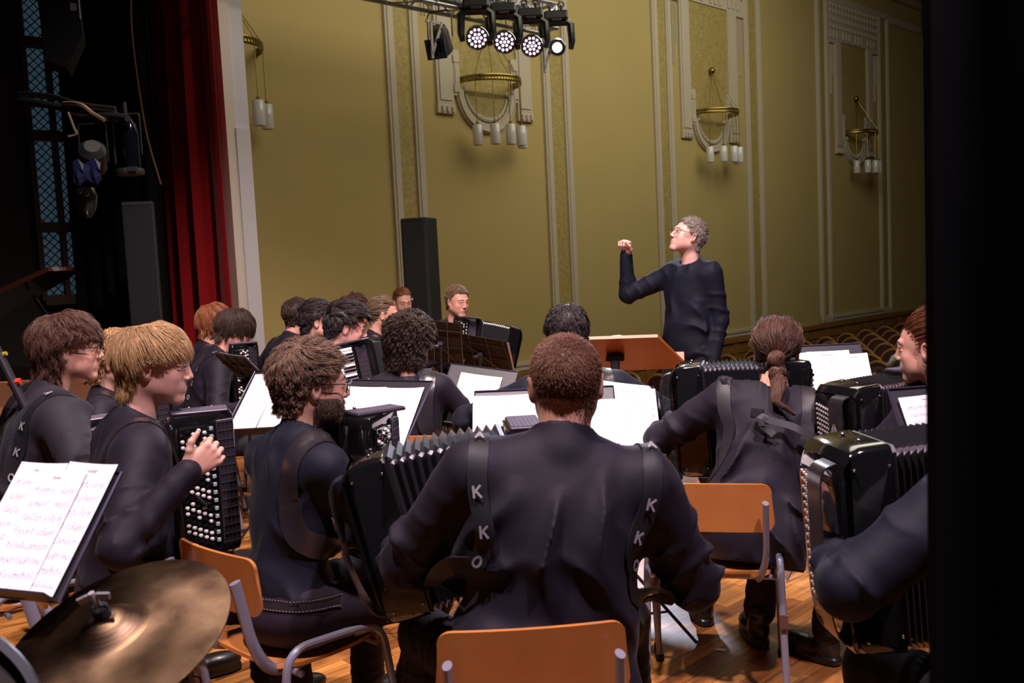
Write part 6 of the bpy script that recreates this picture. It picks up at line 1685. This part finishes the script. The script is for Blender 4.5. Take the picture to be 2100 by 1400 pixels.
for x, y in ((-.65,-.2),(.68,-.2),(-.65,0),(.68,0)): m = MB(); m.box((x,y,.46), (.05,.05,.92), None, .004); m.build('leg', TW, root, smooth=False)
c = at(18, 770, 3.3); root = empty('microphone_stand', (c[0], c[1], 0)); tag(root, 'black slanting stand tube with red ring and yellow clip at the left edge', 'stand')
m = MB(); m.tube([(.05,0,c[2]-.12),(-.06,0,c[2]+.16)], .016, 10); m.tube([(.05,0,c[2]-.12),(.05,0,.02)], .013, 8); m.build('tube', STD, root)
m = MB(); m.tube([(-.005,0,c[2]-.025),(.04,0,c[2]-.022)], .012, 8); m.build('ring', mat('red_ring', (.60,.04,.02), .5, emit=(.8,.05,.02), est=.0), root)
m = MB(); m.tube([(-.05,0,c[2]+.07),(.0,0,c[2]+.08)], .008, 6); m.build('clip', mat('yellow_clip', (.35,.30,.02), .5), root)
m = MB(); m.lathe([(0,0),(.14,0),(.13,.015),(.02,.02)][::-1], 20, c=(.05,0,0)); m.build('base', STD, root)

# ---------------------------------------------------------------- hall people
mat('shirt_pale', (.30,.34,.34), .8)
T_ = cast((1860,722,13.0), 165, 'person in a pale shirt photographing from among the hall seats', hs('short', **far), 'ash', shirt='shirt_pale', h=.016, hh=.006, stand=True, floor=HZ, px=dict(wr=(1848,731,12.75), wl=(1868,730,12.75)), pr=(1,0,-1), pl=(-1,0,-1), seed=8, hands=('fist','fist'), noeyes=True)
hp = at(1857, 724, 12.72); root = empty('photo_camera', hp, 165); tag(root, 'black photo camera held up in the hall seats', 'camera')
m = MB(); m.box((0,0,0), (.15,.07,.11), None, .012); m.box((0,0,.07), (.06,.06,.04), None, .01); m.build('body', BLKP, root)
m = MB(); m.lathe([(.04,0),(.042,.09),(.034,.095),(.0,.08)], 16, R=rotx(-90)); m.build('lens', BLKP, root)
U_ = cast((1806,768,11.7), 150, 'seated hall listener whose forehead shows above the accordion', hs('short', **far), 'ash', h=.016, hh=.006, floor=HZ, stand=True, seed=3, noeyes=True) if 0 else None
hw = at(1806, 770, 11.6); B = Body(scale=.97, lean=6, wl=(-.15,.3,.6), wr=(.15,.3,.6), noeyes=True)
B.build('person', (hw[0], hw[1], hw[2]-B.H[2]+.0), 140, pm('shirt_grey', 'trousers_black', HB['dark'], (.50,.26,.17), 'hair_dark'), h=.018, hh=.006, hair=hs('short', **far), label='seated hall listener whose forehead shows above the accordion')
B.root['category'] = 'person'
# ---------------------------------------------------------------- black stage leg close to the camera, scraps on the floor
e = at(1916, 700, .95)
P = [(e[0]+.012*math.sin(i*.9)**2*0 + i*.03, .95 + (.012*math.sin(i*1.3) if i else 0)) for i in range(40)]
m = MB(); m.grid(np.array([[V(x, y, z) for (x, y) in P] for z in (.0, 1.2, 2.4, 3.6)]), .012); o = m.build('masking_curtain', DRK); tag(o, 'black masking curtain filling the right edge', 'curtain')
for i, (px, py, w_, h_) in enumerate(((1478, 1332, .035, .012), (1757, 1378, .018, .014))):
    q = fz(px, py, .002); m = MB(); m.box(q, (w_, h_*2, .0015), rotz(-20)); o = m.build('paper_scrap', PAPB, smooth=False); tag(o, ('long pale tape scrap on the boards behind the near chair', 'tiny pale scrap on the boards by the black boot')[i], 'paper scrap')
